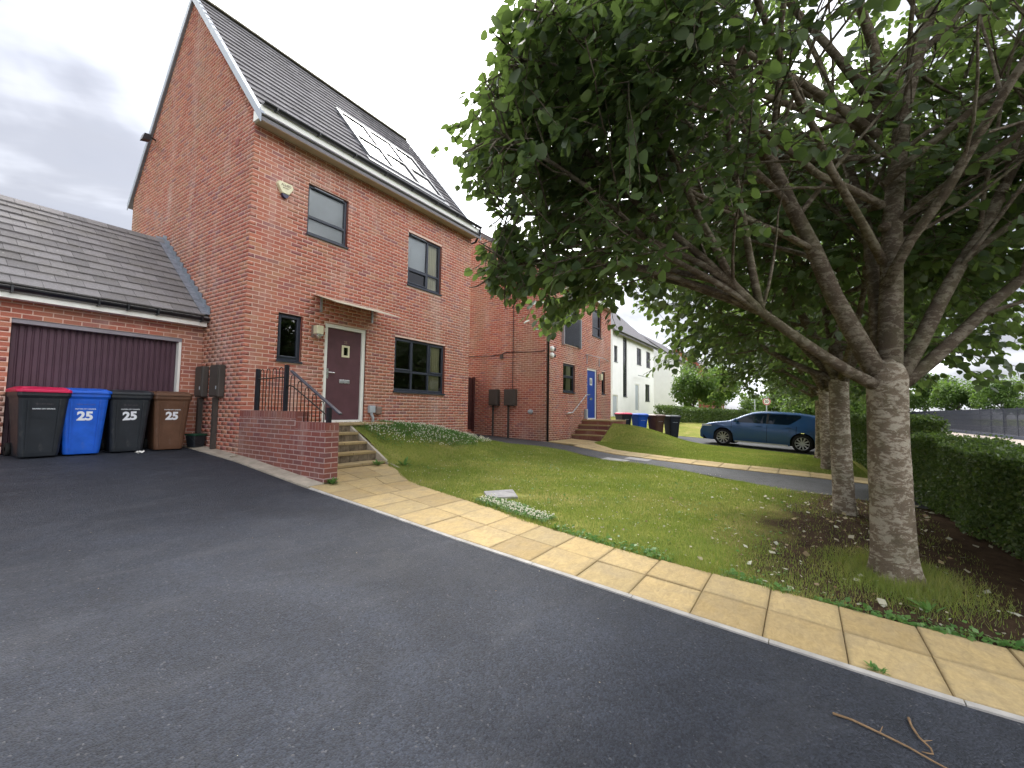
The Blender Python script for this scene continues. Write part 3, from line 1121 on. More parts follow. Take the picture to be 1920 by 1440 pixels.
window(house, 0, *OPEN[0], [], None, sash=((0, 0),))
uw = window(house, 0, *OPEN[2], [], 0.36, vents=((0, 1),))
obj('blind', MB().box(OPEN[2][0] + .03, OPEN[2][1] - .03, .12, .125, OPEN[2][2] + .05, OPEN[2][3] - .01), simple('pale_blind', (.84, .87, .92), .8, .2, .03, 4), uw)  # pale sheet added to brighten the pane, for frosted glass and reflected sky
window(house, 0, *OPEN[3], [0.345, 0.675], 0.37, sash=((0, 1), (2, 1)), curtain=(0.74, 0.97))
obj('blind', MB().box(OPEN[4][0] + .03, OPEN[4][0] + .74, .125, .13, OPEN[4][2] + .48, OPEN[4][3] - .01), bpy.data.materials['pale_blind'], uw)  # added pale sheet standing in for the sky reflected in this pane
window(house, 0, *OPEN[4], [0.605], 0.32, vents=((0, 1),), sash=((0, 0),), curtain=(0.66, 0.97))

# door
x0, x1, z0, z1 = OPEN[1]
df = MB()
df.box(x0 + .002, x0 + .085, .03, .11, 0.0, z1 - .002)
df.box(x1 - .085, x1 - .002, .03, .11, 0.0, z1 - .002)
df.box(x0 + .085, x1 - .085, .03, .11, z1 - .08, z1 - .002)
df.box(x0 + .085, x1 - .085, .015, .11, 0.0, .05)
door = obj('front_door', MB().box(x0 + .09, x1 - .09, .068, .105, .055, z1 - .085), M_PLUM, house)
obj('door_frame', df, M_WHITE, house)
cx = (x0 + x1) / 2 + 0.03
vf = MB()
frame_ring(vf, cx - .095, cx + .095, 1.42, 1.68, .042, .046, .068)
obj('vision_frame', vf, M_CREAM, door)
obj('vision_pane', MB().box(cx - .055, cx + .055, .056, .066, 1.46, 1.64), M_GLASS, door)
lp = MB().box(cx - .13, cx + .13, .054, .068, .845, .925)
bevel(obj('letter_plate', lp, M_CHROME, door), .006)
obj('letter_flap', MB().box(cx - .11, cx + .11, .047, .0535, .862, .905), M_GALV, door)
hd = MB()
hd.box(x0 + .115, x0 + .15, .056, .068, .93, 1.14)
hd.tube([(x0 + .132, .06, 1.06), (x0 + .132, .015, 1.06), (x0 + .27, .012, 1.055)], .011, 8)
obj('door_handle', hd, M_CHROME, door)
tm = text_mesh('25', 0.085, 0.002, 0.003)
link('door_number', tm, M_TAUPE, door, loc=(cx, .066, 1.745), rot=(math.pi / 2, 0, 0))

# door canopy
ca, cb = 1.30, 2.95
cg = MB()
cz = lambda t: 2.63 - .262 * t + .004 * math.sin(math.pi * t)
for i in range(8):
    t0, t1 = i / 8, (i + 1) / 8
    bul = lambda t: .12 * math.sin(math.pi * t) * 0
    cg.hexa([(ca, -.80 * t1, cz(t1) - .006), (cb, -.80 * t1, cz(t1) - .006), (cb, -.80 * t0 - .003, cz(t0) - .006), (ca, -.80 * t0 - .003, cz(t0) - .006),
             (ca, -.80 * t1, cz(t1)), (cb, -.80 * t1, cz(t1)), (cb, -.80 * t0 - .003, cz(t0)), (ca, -.80 * t0 - .003, cz(t0))])
can = obj('door_canopy', cg, simple('canopy_sheet', (.60, .56, .44), .5, .3, .12, 5), house)
for bx_ in (1.475, 2.775):
    b_ = MB().box(bx_ - .02, bx_ + .02, -.035, -.002, 2.29, 2.60)
    obj('canopy_bracket', b_, M_GALV, can)

# eaves
ev = MB()
ev.box(-.03, HW + .03, -.262, -.235, 5.50, 5.78)
ev.box(-.03, -.006, -.235, .0, 5.54, 5.74)
ev.box(HW + .006, HW + .03, -.235, .0, 5.54, 5.74)
obj('fascia', ev, M_WHITE, house)
sf = MB().box(-.005, HW + .005, -.2345, .0, 5.522, 5.54)
obj('soffit', sf, M_SOFFIT, house)
gt = MB()
gutter(gt, -.02, HW + .05, -.318, 5.825, .055)
gut = obj('gutter', gt, M_BLACK, house)
for i in range(8):
    xx = .2 + i * .86
    obj('gutter_bracket', MB().box(xx, xx + .025, -.378, -.2625, 5.762, 5.82), M_BLACK, gut)
dpp = MB()
dpp.tube([(HW + .0, -.325, 5.74), (HW + .0, -.325, 5.62), (HW + .06, -.12, 5.42), (HW + .075, .30, 5.36), (HW + .075, .34, -.6)], .036, 10)
obj('downpipe', dpp, M_BLACK, house, smooth=True)
# roof body, tiles, ridge, verge
rb = MB()
ye = -.30
pr = [(ye, roofz(ye) - .03), (RY, RZ - .03), (2 * RY - ye, roofz(ye) - .03), (2 * RY - ye, roofz(ye) - .10), (RY, RZ - .16), (ye, roofz(ye) - .10)]
rb.prism(pr, 0, -.045, HW + .045)
roof = obj('roof', rb, M_TILE, house)
SKX0, SKX1, SKY0, SKY1 = 2.82, 5.58, .40, 1.86
slope_l = math.hypot(RY - ye, RZ - roofz(ye))
cosr = (RY - ye) / slope_l
skip = lambda x, s: SKX0 < x < SKX1 and SKY0 < ye + s * cosr < SKY1
tiled_slope(house, -.05, HW + .05, ye, roofz(ye) - .02, RY - .02, RZ - .03, 0.295, 0.262, M_TILE, 300, skip=skip)
tiled_slope(house, -.05, HW + .05, 2 * RY - ye, roofz(ye) - .02, RY + .02, RZ - .03, 0.295, 0.262, M_TILE, 0, seed=5)
x = -.06
while x < HW + .05:
    rt = MB()
    x2 = min(x + .44, HW + .06)
    for i in range(7):
        a0, a1 = math.pi * i / 7, math.pi * (i + 1) / 7
        f_ = lambda a, xx, r: (xx, RY + r * math.cos(a), RZ - .035 + r * .8 * math.sin(a))
        rt.add([f_(a0, x, .13), f_(a1, x, .13), f_(a1, x2 - .001, .126), f_(a0, x2 - .001, .126)], [(0, 3, 2, 1)])
    obj('ridge_tile', rt, M_RIDGE, roof)
    x = x2
for side in (0, 1):
    xv = (-.062, -.046) if side == 0 else (HW + .046, HW + .062)
    for sg in (-1, 1):
        y_e = ye - .02 if sg < 0 else 2 * RY - ye + .02
        vb = MB()
        zE = roofz(ye) - .02
        q = [(y_e, zE + .05), (RY, RZ + .045), (RY, RZ - .15), (y_e, zE - .13)]
        vb.prism(q, 0, *xv)
        # return along the top of the tiles
        xr = (-.046, .02) if side == 0 else (HW - .02, HW + .046)
        vb.prism([(y_e, zE + .051), (RY, RZ + .046), (RY, RZ + .034), (y_e, zE + .039)], 0, *xr)
        obj('bargeboard', vb, M_VERGE, house)
# roof windows: three pairs
def on_slope(x, yy, h):
    nrm = Vector((0, -RS, 1)).normalized()
    return Vector((x, yy, roofz(yy))) + nrm * h


def slope_box(mb, xa, xb, ya, yb, h0, h1):
    p = [on_slope(xa, ya, h0), on_slope(xb, ya, h0), on_slope(xb, yb, h0), on_slope(xa, yb, h0), on_slope(xa, ya, h1), on_slope(xb, ya, h1), on_slope(xb, yb, h1), on_slope(xa, yb, h1)]
    mb.hexa(p)


M_RWF = simple('roof_window_frame', (.16, .165, .18), .45, .4, .1, 6)
wx = (SKX1 - SKX0) / 3
for i in range(3):
    a, b = SKX0 + i * wx + .012, SKX0 + (i + 1) * wx - .012
    fr = MB()
    for (p, q, r, s) in ((a, a + .075, SKY0, SKY1), (b - .075, b, SKY0, SKY1), (a + .075, b - .075, SKY0, SKY0 + .07), (a + .075, b - .075, SKY1 - .08, SKY1), (a + .075, b - .075, SKY0 + .66, SKY0 + .71)):
        slope_box(fr, p, q, r, s, -.03, .075)
    rw = obj('roof_window', fr, M_RWF, house)
    for (c, d) in ((SKY0 + .07, SKY0 + .66), (SKY0 + .71, SKY1 - .08)):
        g = MB()
        slope_box(g, a + .075, b - .075, c, d, .02, .045)
        obj('pane', g, M_SKYGL, rw)
fl = MB()
slope_box(fl, SKX0 - .08, SKX1 + .08, SKY0 - .13, SKY0 - .005, .02, .045)
obj('roof_flashing', fl, M_RWF, house)
# small vent mark and boss on the gable
obj('wall_vent', MB().box(-.012, -.004, .56, .69, 5.30, 5.44), M_REVEAL, house)

# wall-mounted things
al = thing('alarm_box', 'cream shield-shaped alarm box with dark blue lamp on the front wall', 'alarm')
sx, sz = .598, 4.52
poly = [(-.13, .135), (.13, .135), (.165, .06), (.075, -.10), (-.075, -.10), (-.165, .06)]
a_ = MB()
ptsb = [(sx + p[0], -.002, sz + p[1]) for p in poly]
ptsf = [(sx + p[0] * .93, -.07, sz + p[1] * .93) for p in poly]
n = 6
a_.add(ptsb + ptsf, [tuple(range(n, 2 * n))] + [(i, (i + 1) % n, n + (i + 1) % n, n + i) for i in range(n)])
bevel(obj('case', a_, M_CREAM, al), .012)
b_ = MB()
pl = [(-.07, -.102), (.07, -.102), (.045, -.155), (0, -.175), (-.045, -.155)]
b_.prism([(sx + p[0], sz + p[1]) for p in pl], 1, -.065, -.002)
obj('strobe_lamp', b_, simple('strobe_blue', (0.015, 0.012, 0.06), .3, .5, .1, 5), al)
link('lettering', text_mesh('ALLIED', .062, .001, .001), M_TAUPE, al, loc=(sx, -.0715, sz + .065), rot=(math.pi / 2, 0, 0))
link('lettering', text_mesh('SECURITY', .028, .0005, .001), M_TAUPE, al, loc=(sx, -.0715, sz + .012), rot=(math.pi / 2, 0, 0))

wl = thing('wall_lamp', 'cream and chrome wall lamp beside the plum front door', 'lamp')
lm = MB().box(1.285, 1.325, -.02, -.001, 1.74, 1.99)
obj('back_plate', lm, M_TAUPE, wl)
bevel(obj('lamp_shade', MB().box(1.315, 1.465, -.16, -.021, 1.805, 1.985), M_CREAM, wl), .012)
lg = MB()
lg.lathe([(.002, 1.72), (.035, 1.722), (.06, 1.76), (.065, 1.80)], 14, 2, (1.39, -.09, 0))
lg.box(1.32, 1.46, -.155, -.021, 1.775, 1.804)
obj('lamp_lens', lg, M_CHROME, wl)

sb = thing('service_box', 'grey cable box with white conduit low on the wall beside the front door', 'box')
bevel(obj('case', MB().box(2.745, 2.905, -.09, -.001, .21, .375), M_GREYBOX, sb), .012)
cd = MB().tube([(2.82, -.05, .21), (2.82, -.05, .17), (2.86, -.06, .10), (2.86, -.06, -.02)], .032, 10)
obj('conduit', cd, M_GREYBOX, sb, smooth=True)
vc = thing('vent_cover', 'rounded brown vent cover next to the grey cable box', 'vent')
bevel(obj('cover', MB().box(2.93, 3.10, -.10, -.001, .165, .36), M_TAUPE, vc), .04, 3)

mlab = ['brown meter box on the side wall nearest the garage corner', 'brown meter box on the side wall nearest the front railing']
for k, (ya, yb) in enumerate(((1.58, 1.27), (.97, .60))):
    mb_ = thing('meter_box', mlab[k], 'meter box', group='meter boxes on the side wall')
    c_ = MB().box(-.115, -.004, yb, ya, .48, 1.075)
    bx = obj('case', c_, M_METER, mb_)
    bevel(bx, .015)
    obj('box_door', MB().box(-.127, -.1155, yb + .025, ya - .025, .51, 1.045), M_METER, mb_)
    obj('latch', MB().box(-.134, -.1275, yb + .05, yb + .075, .62, .68), M_GREYBOX, mb_)
    ym = (ya + yb) / 2 + .06
    obj('conduit', MB().box(-.085, -.01, ym - .035, ym + .035, float(gz(0, ym)) + .02, .47), M_METER, mb_)

fl_ = thing('flood_light', 'small dark security light below the roof verge on the side wall', 'light')
obj('arm', MB().tube([(-.01, 4.86, 6.83), (-.16, 4.84, 6.86)], .02, 8), M_BLACK, fl_)
obj('lamp_head', MB().hexa([(-.30, 4.76, 6.70), (-.14, 4.76, 6.74), (-.14, 4.94, 6.74), (-.30, 4.94, 6.70), (-.26, 4.76, 6.86), (-.12, 4.76, 6.88), (-.12, 4.94, 6.88), (-.26, 4.94, 6.86)]), M_BLACK, fl_)

# ------------------------------------------------------------------ retaining wall, steps, railing
rw = thing('retaining_wall', 'dark red brick retaining wall stepping down beside the front steps', 'wall')
YE = 2.53
side = lay(0, YE, -1.0, -.03, (), .05)
side += lay(0, 1.757, -.03, .13, (), .05)
side += [b for b in []]
endw = lay(0, .225, -1.0, -.03, (), .0)
caps = []
u = 0.0
while u < 1.757 - .02:
    caps.append((u + .004, min(u + .071, 1.757), .135, .24))
    u += .075
u = 1.36
while u < YE - .02:
    if u > 1.757 or True:
        pass
    u += .075
u = 1.757
while u < YE - .02:
    caps.append((u + .004, min(u + .071, YE), -.025, .082))
    u += .075
ecap = [(.004 + .075 * i, .071 + .075 * i, -.025, .082) for i in range(3)]
place_bricks(rw, [(side, 0, 0, -math.pi / 2), (endw, 0, -YE, 0), (caps, 0, 0, -math.pi / 2), (ecap, 0, -YE, 0), ([(.004, .105, .09, .15), (.115, .22, .09, .15), (.004, .221, .16, .238)], 0, -1.757, 0)], M_BRICKD, 300)
core = MB()
core.box(.0005, .224, -YE + .0005, 0, -1.05, .078)
core.box(.0005, .224, -1.7565, 0, .078, .236)
obj('mortar_core', core, simple('mortar_mauve', (.44, .33, .31), .95, .1, .15, 9, local=False), rw)
tp = MB()
for (a, b, c, d) in caps:
    tp.box(.003, .222, -b, -a, d - .03, d + .002)
obj('coping', tp, M_BRICKD, rw)

steps = thing('front_steps', 'buff slab steps with stained risers climbing to the plum front door', 'steps')
sy0, going, rise = -1.766, .27, .1675
for i in range(5):
    ztop = -.67 + i * rise
    yf = sy0 + i * going
    yb = yf + going + .02 if i < 4 else -.002
    xr = 1.80 if i < 4 else 2.95
    nsl = 3 if i < 4 else 5
    r_ = MB()
    xa = .24
    for k in range(8):
        a = xa + (1.80 - xa) * k / 8
        b = xa + (1.80 - xa) * (k + 1) / 8
        r_.box(a + .003, b - .003, yf + .02 + random.uniform(-.003, .003), yf + .12, ztop - rise - .03, ztop - .045)
    obj('riser', r_, M_STEPR, steps)
    for k in range(nsl):
        a = xa + (xr - xa) * k / nsl
        b = xa + (xr - xa) * (k + 1) / nsl
        s_ = MB().box(a + .004, b - .004, yf, yb, ztop - .045, ztop + random.uniform(-.003, .002))
        bevel(obj('tread_slab', s_, M_SLAB, steps), .006)
stc = MB().box(.24, 1.79, sy0 + .13, -.01, -1.0, -.70)
for i in range(1, 5):
    stc.box(.24, 1.79, sy0 + i * going + .121, -.01, -.70 + (i - 1) * rise + .001, -.70 + i * rise)
obj('step_core', stc, M_STEPR, steps)
sk = MB()
ks = [(sy0 - .42, -.80), (sy0 - .05, -.70), (sy0 + 4 * going + .1, -.02), (sy0 + 4 * going + .1, -.9), (sy0 - .42, -1.0)]
sk.prism(ks, 0, 1.805, 1.858)
obj('side_edging', sk, M_CONC, steps)

rl = thing('railing', 'black hoop-top railing with sloping handrail on the retaining wall', 'railing')
RX = .11
for (py_, zb_, zt_) in ((-.34, .238, .97), (-1.25, .238, 1.00), (-2.44, .078, .31)):
    obj('post', MB().box(RX - .028, RX + .028, py_ - .028, py_ + .028, zb_, zt_), M_POST, rl)
obj('rail', MB().tube([(RX, -.36, .79), (RX, -1.23, .80)], .011, 8), M_IRON, rl)
obj('rail', MB().tube([(RX, -1.27, .635), (RX, -1.36, .66), (RX, -1.46, .64), (RX, -2.42, .175)], .011, 8), M_IRON, rl)
slope_top = lambda yy: .93 - (abs(yy) - 1.38) * .52
for k in range(4):
    ya = -.43 - k * .20
    yb = ya - .105
    zt_ = .90 + .004 * k
    arc = [(RX, (ya + yb) / 2 + .0525 * math.cos(t), zt_ + .055 * math.sin(t)) for t in np.linspace(0, math.pi, 9)]
    obj('hoop', MB().tube([(RX, ya, .236)] + arc + [(RX, yb, .236)], .0075, 6), M_IRON, rl, smooth=True)
for k in range(5):
    ya = -1.385 - k * .205
    yb = ya - .105
    zt_ = slope_top((ya + yb) / 2) - .13
    zb_ = .236 if ya > -1.70 and yb > -1.74 else .078
    arc = [(RX, (ya + yb) / 2 + .0525 * math.cos(t), zt_ + .06 * math.sin(t)) for t in np.linspace(0, math.pi, 9)]
    obj('hoop', MB().tube([(RX, ya, zb_)] + arc + [(RX, yb, zb_)], .0075, 6), M_IRON, rl, smooth=True)
hr = MB()
ha, hb = Vector((RX, -1.385, .90)), Vector((RX, -2.72, .215))
dr = (hb - ha).normalized()
nz = Vector((0, -dr.z, dr.y))
w_, h_ = Vector((.026, 0, 0)), nz * .014
hr.hexa([ha - w_ - h_, hb - w_ - h_, hb + w_ - h_, ha + w_ - h_, ha - w_ + h_, hb - w_ + h_, hb + w_ + h_, ha + w_ + h_])
bevel(obj('handrail', hr, M_RAIL, rl), .006)

# ------------------------------------------------------------------ garage
gar = thing('garage', 'brick garage with ribbed plum door and mossy grey tiled roof', 'garage')
GYF, GE, GR = 1.64, 1.44, 3.92
GX0 = -6.3
gop = [(-2.545, -.34, -.6, 1.60)]
gfr = lay(GX0, -.004, -.75, 1.90, gop, .03)
place_bricks(gar, [(gfr, 0, GYF, 0)], M_BRICK, 150)
gs = MB()
wall_shell(gs, GX0, -.002, -.8, 1.92, gop, GYF + .0005)
gs.add([(GX0, GYF, -.8), (GX0, 6.3, -.8), (GX0, 6.3, 1.92), (GX0, GYF, 1.92)], [(0, 3, 2, 1)])
obj('wall', gs, M_MORTAR, gar)
g2 = MB()
reveals(g2, gop, GYF + .0006, GYF + .25)
obj('wall_reveal', g2, M_REVEAL, gar)
gd = MB()
nr = 26
gx0, gx1 = -2.53, -.385
for i in range(nr):
    a = gx0 + (gx1 - gx0) * i / nr
    b = gx0 + (gx1 - gx0) * (i + 1) / nr
    w = (b - a)
    q = [(a, GYF + .145), (a + .14 * w, GYF + .125), (b - .30 * w, GYF + .125), (b - .16 * w, GYF + .145), (b, GYF + .145)]
    for (p0, p1) in zip(q[:-1], q[1:]):
        gd.add([(p0[0], p0[1], -.52), (p1[0], p1[1], -.52), (p1[0], p1[1], 1.53), (p0[0], p0[1], 1.53)], [(0, 1, 2, 3)])
gdo = obj('garage_door', gd, M_PLUMG, gar)
gf = MB()
gf.box(-.385, -.342, GYF + .03, GYF + .20, -.55, 1.53)
obj('door_frame', gf, M_WHITE, gar)
obj('door_jamb', MB().box(-2.544, -2.531, GYF + .09, GYF + .20, -.55, 1.53), M_PLUMG, gar)
obj('lintel', MB().box(-2.544, -.342, GYF + .02, GYF + .20, 1.531, 1.60), M_GFRAME, gar)
fe = MB().box(GX0, -.03, GE - .02, GE + .005, 1.86, 2.0)
obj('fascia', fe, M_WHITE, gar)
obj('soffit', MB().box(GX0, -.03, GE + .006, GYF - .003, 1.865, 1.88), M_WHITE, gar)
gg = MB()
gutter(gg, GX0, -.02, GE - .07, 2.02, .055)
ggo = obj('gutter', gg, M_BLACK, gar)
for xx in (-3.5, -2.62, -1.66, -1.28, -.86, -.16):
    obj('gutter_bracket', MB().box(xx, xx + .025, GE - .135, GE - .02, 1.93, 2.04), M_BLACK, ggo)
GZE, GZR = 2.045, 2.045 + .8 * (GR - GE + .06)
rb = MB()
rb.prism([(GE - .06, GZE - .02), (GR, GZR - .02), (2 * GR - GE, GZE - .02), (2 * GR - GE, GZE - .1), (GE - .06, GZE - .1)], 0, GX0, -.004)
groof = obj('roof', rb, M_TILEG, gar)
tiled_slope(gar, GX0, -.10, GE - .06, GZE, GR, GZR, .335, .262, M_TILEG, 300, seed=9)
x = GX0
while x < -.05:
    rt = MB()
    x2 = min(x + .33, -.02)
    for sg in (-1, 1):
        rt.hexa([(x, GR, GZR + .035), (x2 - .006, GR, GZR + .035), (x2 - .006, GR + sg * .16, GZR - .085), (x, GR + sg * .16, GZR - .085),
                 (x, GR, GZR + .06), (x2 - .006, GR, GZR + .06), (x2 - .006, GR + sg * .165, GZR - .065), (x, GR + sg * .165, GZR - .065)])
    obj('ridge_tile', rt, M_TILEG, groof)
    x = x2
# stepped lead flashing against the side wall
for k in range(13):
    s0 = k * .2
    ya = GE - .06 + s0
    za = GZE + .8 * s0
    fl = MB()
    fl.hexa([(-.15, ya, za + .05), (-.006, ya, za + .05), (-.006, ya + .24, za + .05 + .192), (-.15, ya + .24, za + .05 + .192),
             (-.15, ya, za + .066), (-.006, ya, za + .066), (-.006, ya + .24, za + .05 + .196), (-.15, ya + .24, za + .05 + .196)])
    fl.add([(-.012 - .004 * (k % 2), ya - .02, za + .05), (-.012 - .004 * (k % 2), ya + .22, za + .24), (-.012 - .004 * (k % 2), ya + .22, za + .30), (-.012 - .004 * (k % 2), ya - .02, za + .21)], [(3, 2, 1, 0)])
    obj('lead_flashing', fl, M_LEAD, gar)

# ------------------------------------------------------------------ wheelie bins
def plastic(name, col):
    m, t, b = principled(name, 0.42, 0.4)
    p = pos_node(t, local=True)
    n = noise(t, p, 5, 5, .6)
    c = ramp(t, n, [(0.3, tuple(k * .82 for k in col)), (0.7, tuple(min(1, k * 1.15) for k in col))])
    d = noise(t, pos_node(t, (1, 1, .3), True), 14, 5, .7)
    c = mixc(t, ramp(t, d, [(0.58, 0.0), (0.8, .25)]), c, (0.22, 0.2, 0.18))
    L(t, c, b.inputs['Base Color'])
    L(t, mth(t, 'MULTIPLY_ADD', n, .25, .32), b.inputs['Roughness'])
    return m


P_BLACK = plastic('bin_black', (0.020, 0.024, 0.030))
P_BLUE = plastic('bin_blue', (0.012, 0.105, 0.56))
P_BROWN = plastic('bin_brown', (0.125, 0.062, 0.036))
P_RED = plastic('bin_red_lid', (0.56, 0.012, 0.075))
P_RUB = simple('bin_wheel_rubber', (0.018, 0.018, 0.018), .8, .2, .2, 9)


def wheelie_bin(label, x, y, rz, body, lid, number=None, printed=True, faded=None, scale=1.0, group='wheelie bins in front of the garage', z=None):
    t = thing('wheelie_bin', label, 'wheelie bin', (x, y, float(gz(x, y)) + .008 if z is None else z), rz, group)
    t.scale = (scale,) * 3
    # local: front faces -Y, base centre at the origin
    lev = [(0.0, .205, -.215, .215), (.06, .215, -.225, .22), (.55, .245, -.27, .27), (.86, .265, -.31, .31), (.90, .285, -.335, .335), (.945, .285, -.335, .335)]
    bm = MB()
    rings = []
    for (zz_, hw, yf, yb) in lev:
        c = .035
        ring = [(-hw + c, yf), (hw - c, yf), (hw, yf + c), (hw, yb - c), (hw - c, yb), (-hw + c, yb), (-hw, yb - c), (-hw, yf + c)]
        rings += [(p[0], p[1], zz_) for p in ring]
    F = [tuple(range(8))[::-1]]
    for i in range(len(lev) - 1):
        for k in range(8):
            F.append((i * 8 + k, i * 8 + (k + 1) % 8, (i + 1) * 8 + (k + 1) % 8, (i + 1) * 8 + k))
    bm.add(rings, F)
    bo = obj('body', bm, body, t)
    bevel(bo, .012, 2)
    # raised front panel with ribs
    def fy(zz_):
        return float(np.interp(zz_, [l[0] for l in lev], [l[2] for l in lev]))
    for sx_ in (-1, 1):
        rib = MB()
        za, zb = .07, .84
        xa, xb = .135, .158
        rib.hexa([(sx_ * xa, fy(za) - .012, za), (sx_ * xb, fy(za) - .012, za), (sx_ * xb, fy(za) + .01, za), (sx_ * xa, fy(za) + .01, za),
                  (sx_ * (xa + .02), fy(zb) - .012, zb), (sx_ * (xb + .02), fy(zb) - .012, zb), (sx_ * (xb + .02), fy(zb) + .01, zb), (sx_ * (xa + .02), fy(zb) + .01, zb)])
        obj('body_rib', rib, body, t)
    lm_ = MB()
    ll = [(.946, .30, -.355, .33), (.985, .298, -.352, .33), (1.005, .27, -.30, .31), (1.03, .22, -.20, .28), (1.035, .10, -.08, .2)]
    rings = []
    for (zz_, hw, yf, yb) in ll:
        c = .05 if zz_ < 1.03 else .04
        ring = [(-hw + c, yf), (hw - c, yf), (hw, yf + c), (hw, yb - c), (hw - c, yb), (-hw + c, yb), (-hw, yb - c), (-hw, yf + c)]
        rings += [(p[0], p[1], zz_) for p in ring]
    F = [tuple(range(8))[::-1]] + [tuple(range((len(ll) - 1) * 8, len(ll) * 8))]
    for i in range(len(ll) - 1):
        for k in range(8):
            F.append((i * 8 + k, i * 8 + (k + 1) % 8, (i + 1) * 8 + (k + 1) % 8, (i + 1) * 8 + k))
    lm_.add(rings, F)
    lo = obj('lid', lm_, lid, t)
    bevel(lo, .008, 2)
    hd_ = MB().tube([(-.26, .345, .97), (-.26, .385, .985), (.26, .385, .985), (.26, .345, .97)], .016, 8)
    obj('handle', hd_, body, t)
    for sx_ in (-1, 1):
        lg_ = MB().hexa([(sx_ * .24, -.32, .986), (sx_ * .17, -.32, .986), (sx_ * .17, -.12, .986), (sx_ * .24, -.12, .986), (sx_ * .24, -.30, 1.012), (sx_ * .18, -.30, 1.012), (sx_ * .18, -.14, 1.03), (sx_ * .24, -.14, 1.03)])
        obj('lid_lug', lg_, lid, lo)
        wm = MB().lathe([(.03, -.022), (.095, -.025), (.10, 0), (.095, .025), (.03, .022), (.0, .022)], 18, 0, (sx_ * .245, .235, .10))
        obj('wheel', wm, P_RUB, t, smooth=True)
    obj('axle', MB().tube([(-.24, .235, .10), (.24, .235, .10)], .012, 8), M_GALV, t)
    def put(txt, size, zc, mat, off, rz_=0.0, xo=0.0):
        sl = math.atan2(fy(zc + .1) - fy(zc - .1), .2)
        link('lettering', text_mesh(txt, size, off, .0008), mat, t, loc=(xo, fy(zc) - .003, zc), rot=(math.pi / 2 - sl, rz_, 0))
    if printed:
        put('SALFORD CITY COUNCIL', .021, .705, M_TEXTW, .0007)
        if faded:
            put(faded, .026, .775, M_TEXTD if body is P_BLACK else M_TEXTB, .0003)
    if number:
        put(number, .185, .59, M_TEXTW, .0085, -.06 if body is P_BLACK else 0.0, 0.0)
    return t


M_TEXTB = simple('faded_print_light', (0.10, 0.14, 0.42), .7, .2, .1, 30)
wheelie_bin('black wheelie bin with a red lid in front of the garage door', -2.25, 1.30, math.radians(2), P_BLACK, P_RED, None, True, 'NO HOT ASHES')
wheelie_bin('bright blue wheelie bin numbered 25', -1.76, 1.33, math.radians(-4), P_BLUE, P_BLUE, '25', True, 'PAPER AND CARD')
wheelie_bin('all-black wheelie bin numbered 25 with a black lid', -1.20, 1.34, math.radians(-5), P_BLACK, P_BLACK, '25', True, 'NO HOT ASHES')
wheelie_bin('brown wheelie bin numbered 25 nearest the meter boxes', -.62, 1.33, math.radians(-4), P_BROWN, P_BROWN, '25', True, None)
wheelie_bin('black wheelie bin with a red lid beyond the neighbour lawn', 16.35, -1.30, math.radians(-35), P_BLACK, P_RED, None, True, None, group='wheelie bins beyond the neighbour lawn')
wheelie_bin('blue wheelie bin beyond the neighbour lawn', 16.72, -1.95, math.radians(-40), P_BLUE, P_BLUE, None, True, None, group='wheelie bins beyond the neighbour lawn')
wheelie_bin('brown wheelie bin beyond the neighbour lawn', 17.05, -2.62, math.radians(-30), P_BROWN, P_BROWN, None, True, None, group='wheelie bins beyond the neighbour lawn')
wheelie_bin('all-black wheelie bin nearest the parked blue car', 17.38, -3.25, math.radians(-45), P_BLACK, P_BLACK, None, True, None, group='wheelie bins beyond the neighbour lawn')

cad = thing('food_caddy', 'small black food caddy with a dark green lid beside the brown bin', 'caddy', (-.16, 1.28, float(gz(-.16, 1.28)) + .012), .3)
cb_ = MB().hexa([(-.10, -.09, 0), (.10, -.09, 0), (.10, .09, 0), (-.10, .09, 0), (-.125, -.115, .22), (.125, -.115, .22), (.125, .115, .22), (-.125, .115, .22)])
bevel(obj('body', cb_, P_BLACK, cad), .02, 3)
bevel(obj('lid', MB().box(-.135, .135, -.125, .125, .221, .255), simple('caddy_green', (.02, .075, .045), .5, .3, .1, 6), cad), .01, 2)
obj('handle', MB().tube([(-.13, 0, .2), (-.12, -.13, .10), (0, -.145, .06), (.12, -.13, .10), (.13, 0, .2)], .006, 6), P_BLACK, cad)

# ------------------------------------------------------------------ side gate between the houses
gate = thing('side_gate', 'brown timber side gate between the two brick houses', 'gate')
for k in range(18):
    a = 6.42 + k * .162
    o_ = MB().box(a, a + .152, 2.12, 2.142, -.42 + random.uniform(-.005, .005), 1.52)
    obj('plank', o_, M_GATE, gate)
obj('gate_rail', MB().box(6.42, 9.32, 2.142, 2.19, 1.2, 1.32), M_GATE, gate)
obj('gate_rail', MB().box(6.42, 9.32, 2.142, 2.19, -.15, -.03), M_GATE, gate)
obj('post', MB().box(9.22, 9.325, 2.06, 2.118, -.5, 1.56), M_GATE, gate)

